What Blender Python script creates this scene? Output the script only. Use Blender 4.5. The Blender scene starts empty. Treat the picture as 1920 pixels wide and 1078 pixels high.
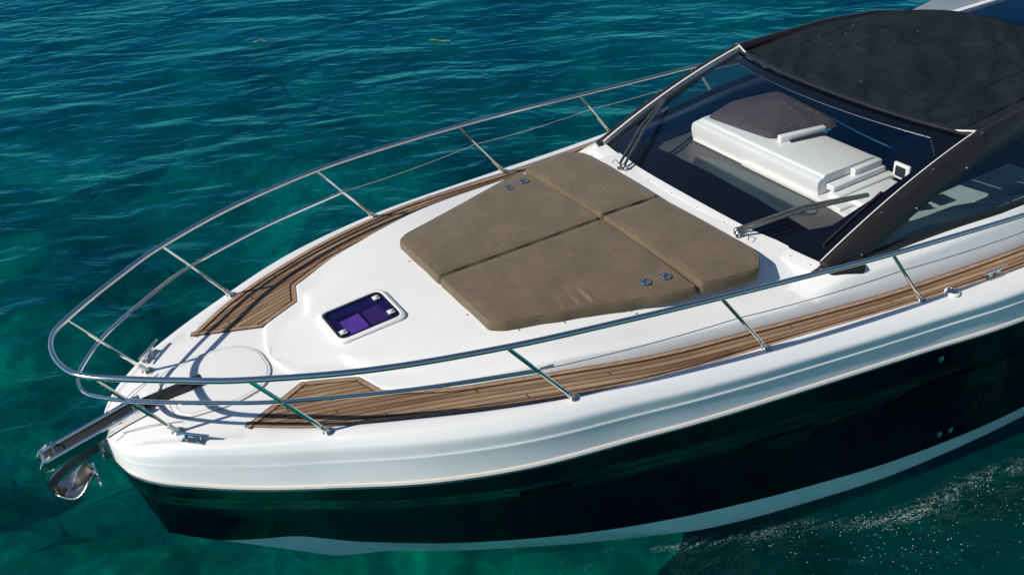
import bpy, bmesh, math, random
from mathutils import Vector, Matrix
random.seed(7)
S = bpy.context.scene
COL = S.collection
# ------------------------------------------------------------ camera / light
cd = bpy.data.cameras.new("camera"); cam = bpy.data.objects.new("camera", cd); COL.objects.link(cam)
cd.sensor_width = 36.0; cd.lens = 1876.526 / 1920 * 36.0; cd.clip_start = 0.1; cd.clip_end = 2000
R_ = Vector((-0.8527829, 0.5164276, -0.0778704)); U_ = Vector((-0.3360238, -0.4284025, 0.8387844)); D_ = Vector((-0.3998115, -0.7414673, -0.5388663))
cam.matrix_world = Matrix(((R_.x, U_.x, -D_.x, 0.0236), (R_.y, U_.y, -D_.y, 5.6338), (R_.z, U_.z, -D_.z, 5.7859), (0, 0, 0, 1)))
S.camera = cam
SUN_EL = math.radians(39); SUN_AZ = math.radians(-6.0)        # sun lies ahead of the bow (+X)
sv = Vector((math.cos(SUN_EL) * math.cos(SUN_AZ), math.cos(SUN_EL) * math.sin(SUN_AZ), math.sin(SUN_EL)))
ld = bpy.data.lights.new("sun", 'SUN'); ld.energy = 5.0; ld.angle = math.radians(0.5); ld.color = (1.0, 0.94, 0.84)
sun = bpy.data.objects.new("sun", ld); COL.objects.link(sun); sun.rotation_euler = sv.to_track_quat('Z', 'Y').to_euler(); sun.location = sv * 40
W = bpy.data.worlds.new("World"); S.world = W; W.use_nodes = True
nt = W.node_tree; nt.nodes.clear()
sky = nt.nodes.new('ShaderNodeTexSky'); sky.sky_type = 'NISHITA'; sky.sun_disc = False; sky.sun_elevation = SUN_EL
sky.sun_rotation = math.pi / 2 - SUN_AZ; sky.air_density = 1.0; sky.dust_density = 0.0; sky.ozone_density = 4.0
bg = nt.nodes.new('ShaderNodeBackground'); bg.inputs[1].default_value = 0.075
wo = nt.nodes.new('ShaderNodeOutputWorld'); nt.links.new(sky.outputs[0], bg.inputs[0]); nt.links.new(bg.outputs[0], wo.inputs[0])
S.view_settings.view_transform = 'Standard'; S.view_settings.look = 'None'; S.view_settings.exposure = 0.0; S.view_settings.gamma = 1.0
S.render.engine = 'CYCLES'
S.cycles.max_bounces = 10; S.cycles.transparent_max_bounces = 16; S.cycles.glossy_bounces = 4; S.cycles.diffuse_bounces = 3

# ------------------------------------------------------------ materials
def newmat(name):
    m = bpy.data.materials.new(name); m.use_nodes = True
    n = m.node_tree; n.nodes.clear()
    return m, n, n.nodes.new('ShaderNodeOutputMaterial')
def L(n, a, b): n.links.new(a, b)
def coords(n, kind='Object', scale=(1, 1, 1), rot=(0, 0, 0)):
    t = n.nodes.new('ShaderNodeTexCoord'); mp = n.nodes.new('ShaderNodeMapping')
    mp.inputs['Scale'].default_value = scale; mp.inputs['Rotation'].default_value = rot
    L(n, t.outputs[kind], mp.inputs[0]); return mp.outputs[0]
def noise(n, vec, scale, detail=3, rough=0.5, dist=0.0):
    t = n.nodes.new('ShaderNodeTexNoise'); t.inputs['Scale'].default_value = scale; t.inputs['Detail'].default_value = detail
    t.inputs['Roughness'].default_value = rough; t.inputs['Distortion'].default_value = dist
    L(n, vec, t.inputs['Vector']); return t.outputs[0]
def ramp(n, fac, stops):
    r = n.nodes.new('ShaderNodeValToRGB'); L(n, fac, r.inputs[0])
    e = r.color_ramp.elements
    while len(e) < len(stops): e.new(0.5)
    for i, (p, c) in enumerate(stops):
        e[i].position = p; e[i].color = (c[0], c[1], c[2], 1) if len(c) == 3 else c
    return r.outputs[0]
def bump(n, h, strength, dist, normal=None):
    b = n.nodes.new('ShaderNodeBump'); b.inputs['Strength'].default_value = strength; b.inputs['Distance'].default_value = dist
    L(n, h, b.inputs['Height'])
    if normal is not None: L(n, normal, b.inputs['Normal'])
    return b.outputs[0]
def math_(n, op, a, b=None, clamp=False):
    m = n.nodes.new('ShaderNodeMath'); m.operation = op; m.use_clamp = clamp
    for i, v in enumerate((a, b)):
        if v is None: continue
        if isinstance(v, (int, float)): m.inputs[i].default_value = v
        else: L(n, v, m.inputs[i])
    return m.outputs[0]
def principled(name, col, rough=0.5, metal=0.0, coat=0.0, spec=0.5, var=0.0, vscale=4, vs=(1, 1, 1), bmp=0.0, bscale=60, bdist=0.002, roughvar=0.0):
    m, n, o = newmat(name)
    p = n.nodes.new('ShaderNodeBsdfPrincipled'); L(n, p.outputs[0], o.inputs[0])
    p.inputs['Metallic'].default_value = metal; p.inputs['Roughness'].default_value = rough
    p.inputs['Coat Weight'].default_value = coat; p.inputs['Coat Roughness'].default_value = 0.04
    p.inputs['Specular IOR Level'].default_value = spec
    v = coords(n, scale=vs)
    if var > 0:
        f = noise(n, v, vscale, 5, 0.6)
        a = tuple(c * (1 - var) for c in col); b = tuple(min(1, c * (1 + var)) for c in col)
        L(n, ramp(n, f, [(0.3, a), (0.7, b)]), p.inputs['Base Color'])
        if roughvar > 0:
            mr = n.nodes.new('ShaderNodeMapRange'); L(n, noise(n, v, vscale * 2.3, 4), mr.inputs[0])
            mr.inputs['To Min'].default_value = max(0.02, rough - roughvar); mr.inputs['To Max'].default_value = rough + roughvar
            L(n, mr.outputs[0], p.inputs['Roughness'])
    else: p.inputs['Base Color'].default_value = (*col, 1)
    if bmp > 0:
        L(n, bump(n, noise(n, coords(n), bscale, 3), bmp, bdist), p.inputs['Normal'])
    return m
M = {}
M['gelcoat'] = principled('gelcoat', (0.80, 0.80, 0.79), 0.32, coat=0.35, var=0.025, vscale=3, roughvar=0.1, bmp=0.12, bscale=7, bdist=0.004)
M['nonskid'] = principled('nonskid', (0.76, 0.765, 0.76), 0.6, var=0.03, vscale=6, bmp=0.5, bscale=260, bdist=0.0012)
M['navy'] = principled('navy', (0.0012, 0.0045, 0.0105), 0.08, coat=0.0, spec=0.05, var=0.4, vscale=1.5, roughvar=0.03, bmp=0.35, bscale=4.5, bdist=0.010)
M['boottop'] = principled('boottop', (0.62, 0.70, 0.73), 0.25, coat=0.3, var=0.06, vscale=4)
M['antifoul'] = principled('antifoul', (0.60, 0.72, 0.70), 0.6, var=0.15, vscale=3)
M['steel'] = principled('steel', (0.78, 0.77, 0.74), 0.09, metal=1.0, var=0.04, vscale=20)
M['steel_dull'] = principled('steel_dull', (0.62, 0.60, 0.57), 0.28, metal=1.0, var=0.08, vscale=30)
M['canvas_dark'] = principled('canvas_dark', (0.004, 0.005, 0.007), 0.9, spec=0.1)
M['rubber'] = principled('rubber', (0.012, 0.012, 0.013), 0.5, var=0.2)
M['frit'] = principled('frit', (0.003, 0.004, 0.008), 0.06, coat=0.3, var=0.1)
M['hull_glass'] = principled('hull_glass', (0.0015, 0.003, 0.005), 0.04, spec=0.09)
M['frame_dark'] = principled('frame_dark', (0.014, 0.0125, 0.0125), 0.42, var=0.18, vscale=14, bmp=0.3, bscale=300, bdist=0.001)
M['dash'] = principled('dash', (0.085, 0.078, 0.072), 0.45, var=0.1, vscale=8, bmp=0.2, bscale=120)
M['skyblue_in'] = principled('skyblue_interior', (0.004, 0.12, 0.26), 0.6, var=0.3, vscale=3)  # sky reflection in the windscreen put into this blue
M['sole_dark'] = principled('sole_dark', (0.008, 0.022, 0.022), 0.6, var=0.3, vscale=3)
M['steel_dark'] = principled('steel_dark', (0.16, 0.16, 0.15), 0.35, metal=0.7, var=0.2, vscale=25)
M['seat'] = principled('seat', (0.55, 0.54, 0.50), 0.55, var=0.08, vscale=6)
M['cover'] = principled('cover', (0.055, 0.044, 0.045), 0.8, var=0.2, vscale=9, vs=(1, 3, 3), bmp=0.5, bscale=9, bdist=0.02)
M['caulk'] = principled('caulk', (0.01, 0.009, 0.008), 0.6)
M['holefill'] = principled('seam_grey', (0.25, 0.25, 0.24), 0.7)
M['latch'] = principled('latch', (0.62, 0.62, 0.58), 0.4)
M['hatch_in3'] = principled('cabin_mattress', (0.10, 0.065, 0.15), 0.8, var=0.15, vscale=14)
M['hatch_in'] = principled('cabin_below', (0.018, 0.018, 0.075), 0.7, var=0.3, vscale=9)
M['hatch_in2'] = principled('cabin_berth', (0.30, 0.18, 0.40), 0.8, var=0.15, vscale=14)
M['blue'] = principled('blue_hull', (0.0, 0.20, 0.62), 0.75, coat=0.0, var=0.1)
M['bluedark'] = principled('blue_cover', (0.005, 0.012, 0.10), 0.7, var=0.2)
M['pontoon'] = principled('pontoon_grey', (0.20, 0.24, 0.28), 0.6, var=0.1, vscale=5)
M['tan'] = principled('tan', (0.25, 0.21, 0.12), 0.7, var=0.15)
M['weed'] = principled('weed', (0.28, 0.26, 0.05), 0.6, var=0.2)
M['rub_tan'] = principled('rub_tan', (0.66, 0.62, 0.57), 0.22, coat=0.5, var=0.05)

def schlick(n, f0, normal=None):      # same from both sides, so light passes the pane either way
    lw = n.nodes.new('ShaderNodeLayerWeight'); lw.inputs[0].default_value = 0.5
    if normal is not None: L(n, normal, lw.inputs['Normal'])
    return math_(n, 'ADD', math_(n, 'MULTIPLY', math_(n, 'POWER', lw.outputs['Facing'], 5.0), 1 - f0), f0)
def mat_hatchglass():
    m, n, o = newmat('hatch_glass')
    t = n.nodes.new('ShaderNodeBsdfTransparent'); t.inputs[0].default_value = (0.52, 0.42, 0.80, 1)
    g = n.nodes.new('ShaderNodeBsdfGlossy'); g.inputs['Roughness'].default_value = 0.04; g.inputs[0].default_value = (0.8, 0.85, 1, 1)
    x = n.nodes.new("ShaderNodeMixShader"); L(n, schlick(n, .04), x.inputs[0]); L(n, t.outputs[0], x.inputs[1]); L(n, g.outputs[0], x.inputs[2]); L(n, x.outputs[0], o.inputs[0])
    return m
M['hatch_glass'] = mat_hatchglass()
def mat_glass(name, tint, ior=1.5, rough=0.02):
    m, n, o = newmat(name)
    t = n.nodes.new('ShaderNodeBsdfTransparent'); t.inputs[0].default_value = (*tint, 1)
    g = n.nodes.new('ShaderNodeBsdfGlossy'); g.inputs['Roughness'].default_value = rough; g.inputs[0].default_value = (0.45, 0.75, 1, 1)
    x = n.nodes.new("ShaderNodeMixShader"); L(n, schlick(n, ((ior - 1) / (ior + 1)) ** 2), x.inputs[0]); L(n, t.outputs[0], x.inputs[1]); L(n, g.outputs[0], x.inputs[2]); L(n, x.outputs[0], o.inputs[0])
    return m
M['glass'] = mat_glass('tinted_glass', (0.95, 0.97, 0.97), 1.95)
M['glass_side'] = mat_glass('smoked_glass', (0.42, 0.57, 0.60), 1.5)
M['skylight'] = principled('skylight', (0.035, 0.055, 0.05), 0.15, coat=0.6, var=0.15, vscale=2)

def mat_teak():
    m, n, o = newmat('teak')
    p = n.nodes.new('ShaderNodeBsdfPrincipled'); L(n, p.outputs[0], o.inputs[0]); p.inputs['Roughness'].default_value = 0.7
    uv = n.nodes.new('ShaderNodeUVMap'); sp = n.nodes.new('ShaderNodeSeparateXYZ'); L(n, uv.outputs[0], sp.inputs[0])
    fr = math_(n, 'FRACT', sp.outputs[1]); fl = math_(n, 'FLOOR', sp.outputs[1])
    cb = n.nodes.new('ShaderNodeCombineXYZ'); L(n, math_(n, 'MULTIPLY', sp.outputs[0], 0.5), cb.inputs[0]); L(n, math_(n, 'MULTIPLY', fl, 3.7), cb.inputs[1])
    pv = noise(n, cb.outputs[0], 1.3, 2)
    cg = n.nodes.new('ShaderNodeCombineXYZ'); L(n, math_(n, 'MULTIPLY', sp.outputs[0], 3.0), cg.inputs[0]); L(n, math_(n, 'MULTIPLY', sp.outputs[1], 5.0), cg.inputs[1])
    gr = noise(n, cg.outputs[0], 3.0, 5, 0.65)
    mixf = math_(n, 'ADD', math_(n, 'MULTIPLY', pv, 0.65), math_(n, 'MULTIPLY', gr, 0.35))
    wood = ramp(n, mixf, [(0.34, (0.12, 0.062, 0.032)), (0.5, (0.26, 0.155, 0.085)), (0.66, (0.50, 0.345, 0.21))])
    # caulk line between planks, and a staggered butt joint
    edge = math_(n, 'GREATER_THAN', fr, 0.83)
    px = math_(n, 'FRACT', math_(n, 'ADD', math_(n, 'MULTIPLY', sp.outputs[0], 0.45), math_(n, 'MULTIPLY', fl, 0.37)))
    butt = math_(n, 'LESS_THAN', px, 0.004)
    cau = math_(n, 'MAXIMUM', edge, butt)
    mx = n.nodes.new('ShaderNodeMixRGB'); L(n, cau, mx.inputs[0]); L(n, wood, mx.inputs[1]); mx.inputs[2].default_value = (0.016, 0.012, 0.01, 1)
    L(n, mx.outputs[0], p.inputs['Base Color'])
    L(n, bump(n, math_(n, 'SUBTRACT', gr, math_(n, 'MULTIPLY', cau, 1.0)), 0.4, 0.003), p.inputs['Normal'])
    return m
M['teak'] = mat_teak()
def mat_teakplain():
    m, n, o = newmat('teak_margin')
    p = n.nodes.new('ShaderNodeBsdfPrincipled'); L(n, p.outputs[0], o.inputs[0]); p.inputs['Roughness'].default_value = 0.7
    f = noise(n, coords(n, scale=(2.5, 12, 1)), 5, 5, 0.65)
    L(n, ramp(n, f, [(0.3, (0.22, 0.12, 0.07)), (0.7, (0.42, 0.28, 0.18))]), p.inputs['Base Color'])
    return m
M['teak_margin'] = mat_teakplain()
def mat_cushion():
    m, n, o = newmat('cushion_fabric')
    p = n.nodes.new('ShaderNodeBsdfPrincipled'); L(n, p.outputs[0], o.inputs[0]); p.inputs['Roughness'].default_value = 0.85
    p.inputs['Sheen Weight'].default_value = 0.15
    v = coords(n)
    big = noise(n, v, 4.5, 8, 0.72); fine = noise(n, v, 240, 2)
    fac = math_(n, 'ADD', math_(n, 'MULTIPLY', big, 0.7), math_(n, 'MULTIPLY', fine, 0.3))
    L(n, ramp(n, fac, [(0.32, (0.084, 0.058, 0.032)), (0.5, (0.116, 0.083, 0.048)), (0.68, (0.158, 0.116, 0.069))]), p.inputs['Base Color'])
    b1 = bump(n, fine, 0.35, 0.0015); b2 = bump(n, noise(n, v, 6, 4, 0.6), 0.35, 0.012, b1)
    L(n, b2, p.inputs['Normal'])
    return m
M['cushion'] = mat_cushion()
def mat_canvas():
    m, n, o = newmat('black_canvas')
    p = n.nodes.new('ShaderNodeBsdfPrincipled'); L(n, p.outputs[0], o.inputs[0]); p.inputs['Roughness'].default_value = 0.9; p.inputs['Specular IOR Level'].default_value = 0.15
    v = coords(n)
    a = noise(n, coords(n, scale=(1.0, 2.2, 1), rot=(0, 0, 0.5)), 5, 6, 0.7); big = noise(n, v, 1.6, 3)
    fine = noise(n, v, 220, 2)
    fac = math_(n, 'ADD', math_(n, 'MULTIPLY', a, 0.5), math_(n, 'ADD', math_(n, 'MULTIPLY', big, 0.3), math_(n, 'MULTIPLY', fine, 0.2)))
    L(n, ramp(n, fac, [(0.36, (0.005, 0.009, 0.014)), (0.5, (0.008, 0.014, 0.019)), (0.64, (0.018, 0.024, 0.030))]), p.inputs['Base Color'])
    w = n.nodes.new('ShaderNodeTexWave'); w.inputs['Scale'].default_value = 1.1; w.inputs['Distortion'].default_value = 9; w.inputs['Detail'].default_value = 3
    L(n, coords(n, rot=(0, 0, 0.9)), w.inputs[0])
    b = bump(n, w.outputs[0], 0.7, 0.03); b2 = bump(n, a, 0.8, 0.03, b)
    L(n, b2, p.inputs['Normal'])
    return m
M['canvas'] = mat_canvas()
WROT = math.atan2(R_.y, R_.x)
def depthfac(n, v):      # 0 over the shallows by the bow, 1 out in deeper water
    sp = n.nodes.new('ShaderNodeSeparateXYZ'); L(n, v, sp.inputs[0])
    mr = n.nodes.new('ShaderNodeMapRange'); mr.interpolation_type = 'SMOOTHSTEP'; L(n, sp.outputs[1], mr.inputs[0]); mr.inputs['From Min'].default_value = -4; mr.inputs['From Max'].default_value = 17
    return mr.outputs[0]
def mix(n, f, a, b):
    m = n.nodes.new('ShaderNodeMixRGB'); L(n, f, m.inputs[0])
    for k, c in ((1, a), (2, b)):
        if isinstance(c, tuple): m.inputs[k].default_value = (*c, 1)
        else: L(n, c, m.inputs[k])
    return m.outputs[0]
def mat_water():
    m, n, o = newmat('sea_surface')
    v = coords(n, rot=(0, 0, -WROT))
    def mp(sc):
        q = n.nodes.new('ShaderNodeMapping'); q.inputs['Scale'].default_value = sc; L(n, v, q.inputs[0]); return q.outputs[0]
    h1 = noise(n, mp((0.48, 1.0, 1)), 0.80, 2, 0.45, 0.8)
    h2 = noise(n, mp((0.55, 1.1, 1)), 2.5, 3, 0.5, 0.9)
    h3 = noise(n, mp((0.6, 1.0, 1)), 9, 2, 0.5, 0.3)
    calm = noise(n, v, 0.16, 2)
    amp = n.nodes.new('ShaderNodeMapRange'); L(n, calm, amp.inputs[0]); amp.inputs['From Min'].default_value = .3; amp.inputs['From Max'].default_value = .7; amp.inputs['To Min'].default_value = .55; amp.inputs['To Max'].default_value = 1.25
    h = math_(n, 'ADD', h1, math_(n, 'MULTIPLY', amp.outputs[0], math_(n, 'ADD', math_(n, 'MULTIPLY', h2, 0.29), math_(n, 'MULTIPLY', h3, 0.02))))
    nb = bump(n, h, 1.0, 0.24)
    t = n.nodes.new('ShaderNodeBsdfTransparent'); t.inputs[0].default_value = (0.35, 0.92, 0.86, 1)
    d = n.nodes.new('ShaderNodeBsdfDiffuse'); L(n, nb, d.inputs['Normal'])
    patch = noise(n, mp((0.8, 1, 1)), 0.30, 4, 0.55, 0.6)
    near = ramp(n, patch, [(0.34, (0.0, 0.040, 0.042)), (0.55, (0.0, 0.080, 0.070)), (0.72, (0.0, 0.150, 0.115))])
    far = ramp(n, patch, [(0.32, (0.0, 0.030, 0.062)), (0.75, (0.0, 0.085, 0.120))])
    df = depthfac(n, v)
    L(n, mix(n, df, near, far), d.inputs[0])
    body = n.nodes.new('ShaderNodeMixShader'); L(n, t.outputs[0], body.inputs[1]); L(n, d.outputs[0], body.inputs[2])
    mr = n.nodes.new('ShaderNodeMapRange'); L(n, df, mr.inputs[0]); mr.inputs['To Min'].default_value = .17; mr.inputs['To Max'].default_value = .56; L(n, mr.outputs[0], body.inputs[0])
    g = n.nodes.new('ShaderNodeBsdfGlossy'); g.inputs['Roughness'].default_value = 0.06; L(n, nb, g.inputs['Normal']); g.inputs[0].default_value = (0.06, 0.58, 0.86, 1)
    x = n.nodes.new('ShaderNodeMixShader'); L(n, schlick(n, .02, nb), x.inputs[0]); L(n, body.outputs[0], x.inputs[1]); L(n, g.outputs[0], x.inputs[2]); L(n, x.outputs[0], o.inputs[0])
    return m
M['water'] = mat_water()
def mat_seabed():
    m, n, o = newmat('seabed')
    d = n.nodes.new('ShaderNodeBsdfDiffuse'); L(n, d.outputs[0], o.inputs[0])
    v = coords(n, rot=(0, 0, -WROT))
    a = noise(n, v, 0.30, 3, 0.5, 0.5); b = noise(n, v, 1.3, 4, 0.55, 1.2)
    fac = math_(n, 'ADD', math_(n, 'MULTIPLY', a, 0.65), math_(n, 'MULTIPLY', b, 0.35))
    c = noise(n, v, 1.1, 2, 0.5, 2.2)
    caustic = math_(n, 'POWER', math_(n, 'SUBTRACT', 1.0, math_(n, 'MULTIPLY', math_(n, 'ABSOLUTE', math_(n, 'SUBTRACT', c, 0.5)), 7.0), clamp=True), 2.5)  # pale threads of caustic light put into the bed colour
    fac2 = math_(n, 'ADD', fac, math_(n, 'MULTIPLY', caustic, 0.055))
    near = ramp(n, fac2, [(0.37, (0.0, 0.022, 0.026)), (0.47, (0.0, 0.060, 0.052)), (0.57, (0.001, 0.135, 0.100)), (0.70, (0.004, 0.40, 0.28))])
    far = ramp(n, fac2, [(0.36, (0.0, 0.022, 0.045)), (0.50, (0.0, 0.07, 0.095)), (0.68, (0.0, 0.22, 0.21))])
    L(n, mix(n, depthfac(n, v), near, far), d.inputs[0])
    return m
M['seabed'] = mat_seabed()
def mat_foam():
    m, n, o = newmat('foam')
    d = n.nodes.new('ShaderNodeBsdfDiffuse'); d.inputs[0].default_value = (0.50, 0.66, 0.64, 1)
    t = n.nodes.new('ShaderNodeBsdfTransparent')
    g = n.nodes.new('ShaderNodeNewGeometry'); sp = n.nodes.new('ShaderNodeSeparateXYZ'); L(n, g.outputs['Position'], sp.inputs[0])
    bead = math_(n, 'GREATER_THAN', sp.outputs[2], 0.0032)          # the bubbles themselves are opaque
    v = coords(n, rot=(0, 0, -2.9)); q = n.nodes.new('ShaderNodeMapping'); q.inputs['Scale'].default_value = (0.45, 1.3, 1); L(n, v, q.inputs[0])
    c = noise(n, q.outputs[0], 3.2, 5, 0.62, 2.6); big = noise(n, q.outputs[0], 0.9, 2, 0.5, 0.5); fine = noise(n, v, 55, 2, 0.5)
    thin = math_(n, 'POWER', math_(n, 'SUBTRACT', 1.0, math_(n, 'MULTIPLY', math_(n, 'ABSOLUTE', math_(n, 'SUBTRACT', c, 0.52)), 9.0), clamp=True), 1.5)
    uv = n.nodes.new('ShaderNodeUVMap'); us = n.nodes.new('ShaderNodeSeparateXYZ'); L(n, uv.outputs[0], us.inputs[0])
    m1 = math_(n, 'SUBTRACT', 1.0, math_(n, 'MULTIPLY', math_(n, 'ABSOLUTE', us.outputs[1]), 10.0), clamp=True)
    m2 = math_(n, 'MULTIPLY', math_(n, 'SUBTRACT', 1.0, math_(n, 'MULTIPLY', math_(n, 'ABSOLUTE', us.outputs[1]), 1.4), clamp=True), 0.10)
    reg = math_(n, 'MULTIPLY', math_(n, 'SUBTRACT', big, 0.47, clamp=True), 6.0, clamp=True)
    fi = math_(n, 'MULTIPLY', math_(n, 'SUBTRACT', fine, 0.44, clamp=True), 6.0, clamp=True)
    w_ = math_(n, 'MULTIPLY', math_(n, 'MULTIPLY', thin, math_(n, 'MAXIMUM', m1, m2)), math_(n, 'MULTIPLY', reg, math_(n, 'MULTIPLY', fi, 0.55)))
    x = n.nodes.new('ShaderNodeMixShader'); L(n, math_(n, 'MAXIMUM', bead, w_), x.inputs[0]); L(n, t.outputs[0], x.inputs[1]); L(n, d.outputs[0], x.inputs[2]); L(n, x.outputs[0], o.inputs[0])
    return m
M['foam'] = mat_foam()

# ------------------------------------------------------------ builders
def tag(o, label=None, cat=None, group=None, kind=None):
    if label: o['label'] = label
    if cat: o['category'] = cat
    if group: o['group'] = group
    if kind: o['kind'] = kind
    return o
def empty(name, loc):
    o = bpy.data.objects.new(name, None); COL.objects.link(o); o.location = loc; o.empty_display_size = 0.3
    o['_w'] = list(loc); return o
class MB:
    def __init__(s): s.v = []; s.f = []; s.uv = None; s.mi = []
    def add(s, vs, fs):
        k = len(s.v); s.v += [tuple(p) for p in vs]; s.f += [tuple(i + k for i in f) for f in fs]; return s
    def box(s, c, size, rot=None):
        x, y, z = (q / 2 for q in size); P = [Vector(p) for p in ((-x, -y, -z), (x, -y, -z), (x, y, -z), (-x, y, -z), (-x, -y, z), (x, -y, z), (x, y, z), (-x, y, z))]
        if rot is not None: P = [rot @ p for p in P]
        return s.add([p + Vector(c) for p in P], [(3, 2, 1, 0), (4, 5, 6, 7), (0, 1, 5, 4), (1, 2, 6, 5), (2, 3, 7, 6), (3, 0, 4, 7)])
    def tube(s, pts, r, n=10, closed=False, cap=True):
        pts = [Vector(p) for p in pts]; m = len(pts); rings = []
        rr = r if isinstance(r, (list, tuple)) else [r] * m
        up = None; vs = []
        for i, p in enumerate(pts):
            if closed: d = pts[(i + 1) % m] - pts[i - 1]
            else: d = pts[min(i + 1, m - 1)] - pts[max(i - 1, 0)]
            d.normalize()
            if up is None: up = Vector((0, 0, 1)) if abs(d.z) < 0.9 else Vector((1, 0, 0))
            a = up - d * up.dot(d)
            if a.length < 1e-5: a = d.orthogonal()
            a.normalize(); up = a; b = d.cross(a)
            vs += [p + (a * math.cos(2 * math.pi * k / n) + b * math.sin(2 * math.pi * k / n)) * rr[i] for k in range(n)]
        fs = []
        for i in range(m if closed else m - 1):
            j = (i + 1) % m
            for k in range(n): fs.append((i * n + k, i * n + (k + 1) % n, j * n + (k + 1) % n, j * n + k))
        if cap and not closed: fs += [tuple(range(n))[::-1], tuple((m - 1) * n + k for k in range(n))]
        return s.add(vs, fs)
    def lathe(s, prof, base, axis=(0, 0, 1), n=20):
        ax = Vector(axis).normalized(); a = ax.orthogonal().normalized(); b = ax.cross(a); vs = []
        for r, h in prof: vs += [Vector(base) + ax * h + (a * math.cos(2 * math.pi * k / n) + b * math.sin(2 * math.pi * k / n)) * r for k in range(n)]
        fs = []
        for i in range(len(prof) - 1):
            for k in range(n): fs.append((i * n + k, i * n + (k + 1) % n, (i + 1) * n + (k + 1) % n, (i + 1) * n + k))
        fs += [tuple(range(n))[::-1], tuple((len(prof) - 1) * n + k for k in range(n))]
        return s.add(vs, fs)
    def grid(s, rows, flip=False):
        k = len(rows[0]); vs = [p for r in rows for p in r]; fs = []
        for i in range(len(rows) - 1):
            for j in range(k - 1):
                q = (i * k + j, i * k + j + 1, (i + 1) * k + j + 1, (i + 1) * k + j)
                fs.append(q[::-1] if flip else q)
        return s.add(vs, fs)
    def prism(s, poly, z0, z1):
        n = len(poly); vs = [(x, y, z0) for x, y in poly] + [(x, y, z1) for x, y in poly]
        return s.add(vs, [tuple(range(n))[::-1], tuple(range(n, 2 * n))] + [(i, (i + 1) % n, n + (i + 1) % n, n + i) for i in range(n)])
    def mirror(s):
        k = len(s.v); s.v += [(x, -y, z) for x, y, z in s.v]; s.f += [tuple(i + k for i in f)[::-1] for f in s.f]; return s
    def build(s, name, mat, parent=None, smooth=True, loc=None, angle=35, bevel=0, uvf=None, merge=True):
        me = bpy.data.meshes.new(name)
        if parent is not None: org = Vector(parent['_w'])
        else: org = Vector(loc if loc else (0, 0, 0))
        me.from_pydata([tuple(Vector(p) - org) for p in s.v], [], s.f)
        bm = bmesh.new(); bm.from_mesh(me)
        if merge: bmesh.ops.remove_doubles(bm, verts=bm.verts, dist=1e-5)
        bmesh.ops.recalc_face_normals(bm, faces=bm.faces)
        if bevel > 0:
            es = [e for e in bm.edges if len(e.link_faces) == 2 and e.calc_face_angle(0) > 0.6]
            bmesh.ops.bevel(bm, geom=es, offset=bevel, segments=3, profile=0.5, affect='EDGES', clamp_overlap=True)
        if uvf:
            ul = bm.loops.layers.uv.new('UVMap')
            for f in bm.faces:
                for l in f.loops: l[ul].uv = uvf(l.vert.co + org)
        bm.to_mesh(me); bm.free()
        if smooth:
            for p in me.polygons: p.use_smooth = True
            try: me.set_sharp_from_angle(angle=math.radians(angle))
            except Exception: pass
        me.materials.append(M[mat] if isinstance(mat, str) else mat)
        o = bpy.data.objects.new(name, me); COL.objects.link(o); o['_w'] = list(org)
        if parent is not None: o.parent = parent
        else: o.location = org
        return o
def T(*pts):
    xs = [p[0] for p in pts]; ys = [p[1] for p in pts]; n = len(xs)
    d = [(ys[i + 1] - ys[i]) / (xs[i + 1] - xs[i]) for i in range(n - 1)]
    m = [d[0]] + [0 if d[i - 1] * d[i] <= 0 else 2 * d[i - 1] * d[i] / (d[i - 1] + d[i]) for i in range(1, n - 1)] + [d[-1]]
    def f(x):
        if x <= xs[0]: return ys[0]
        if x >= xs[-1]: return ys[-1]
        i = 0
        while x > xs[i + 1]: i += 1
        h = xs[i + 1] - xs[i]; t = (x - xs[i]) / h
        return (2 * t**3 - 3 * t**2 + 1) * ys[i] + (t**3 - 2 * t**2 + t) * h * m[i] + (-2 * t**3 + 3 * t**2) * ys[i + 1] + (t**3 - t**2) * h * m[i + 1]
    return f
def spline(pts, n=8):
    pts = [Vector(p) for p in pts]; out = []
    for i in range(len(pts) - 1):
        p0 = pts[max(i - 1, 0)]; p1 = pts[i]; p2 = pts[i + 1]; p3 = pts[min(i + 2, len(pts) - 1)]
        for k in range(n):
            t = k / n; out.append(0.5 * ((2 * p1) + (p2 - p0) * t + (2 * p0 - 5 * p1 + 4 * p2 - p3) * t * t + (3 * p1 - p0 - 3 * p2 + p3) * t**3))
    out.append(pts[-1]); return out
def roundpoly(pts, r, n=6):
    out = []; m = len(pts)
    for i in range(m):
        p = Vector(pts[i]); a = Vector(pts[i - 1]) - p; b = Vector(pts[(i + 1) % m]) - p
        rr = min(r, a.length * 0.45, b.length * 0.45); A = p + a.normalized() * rr; B = p + b.normalized() * rr
        for k in range(n + 1):
            t = k / n; out.append(A * (1 - t)**2 + p * 2 * t * (1 - t) + B * t * t)
    return out
def sm(a, b, x):
    t = max(0, min(1, (x - a) / (b - a))); return t * t * (3 - 2 * t)

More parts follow.
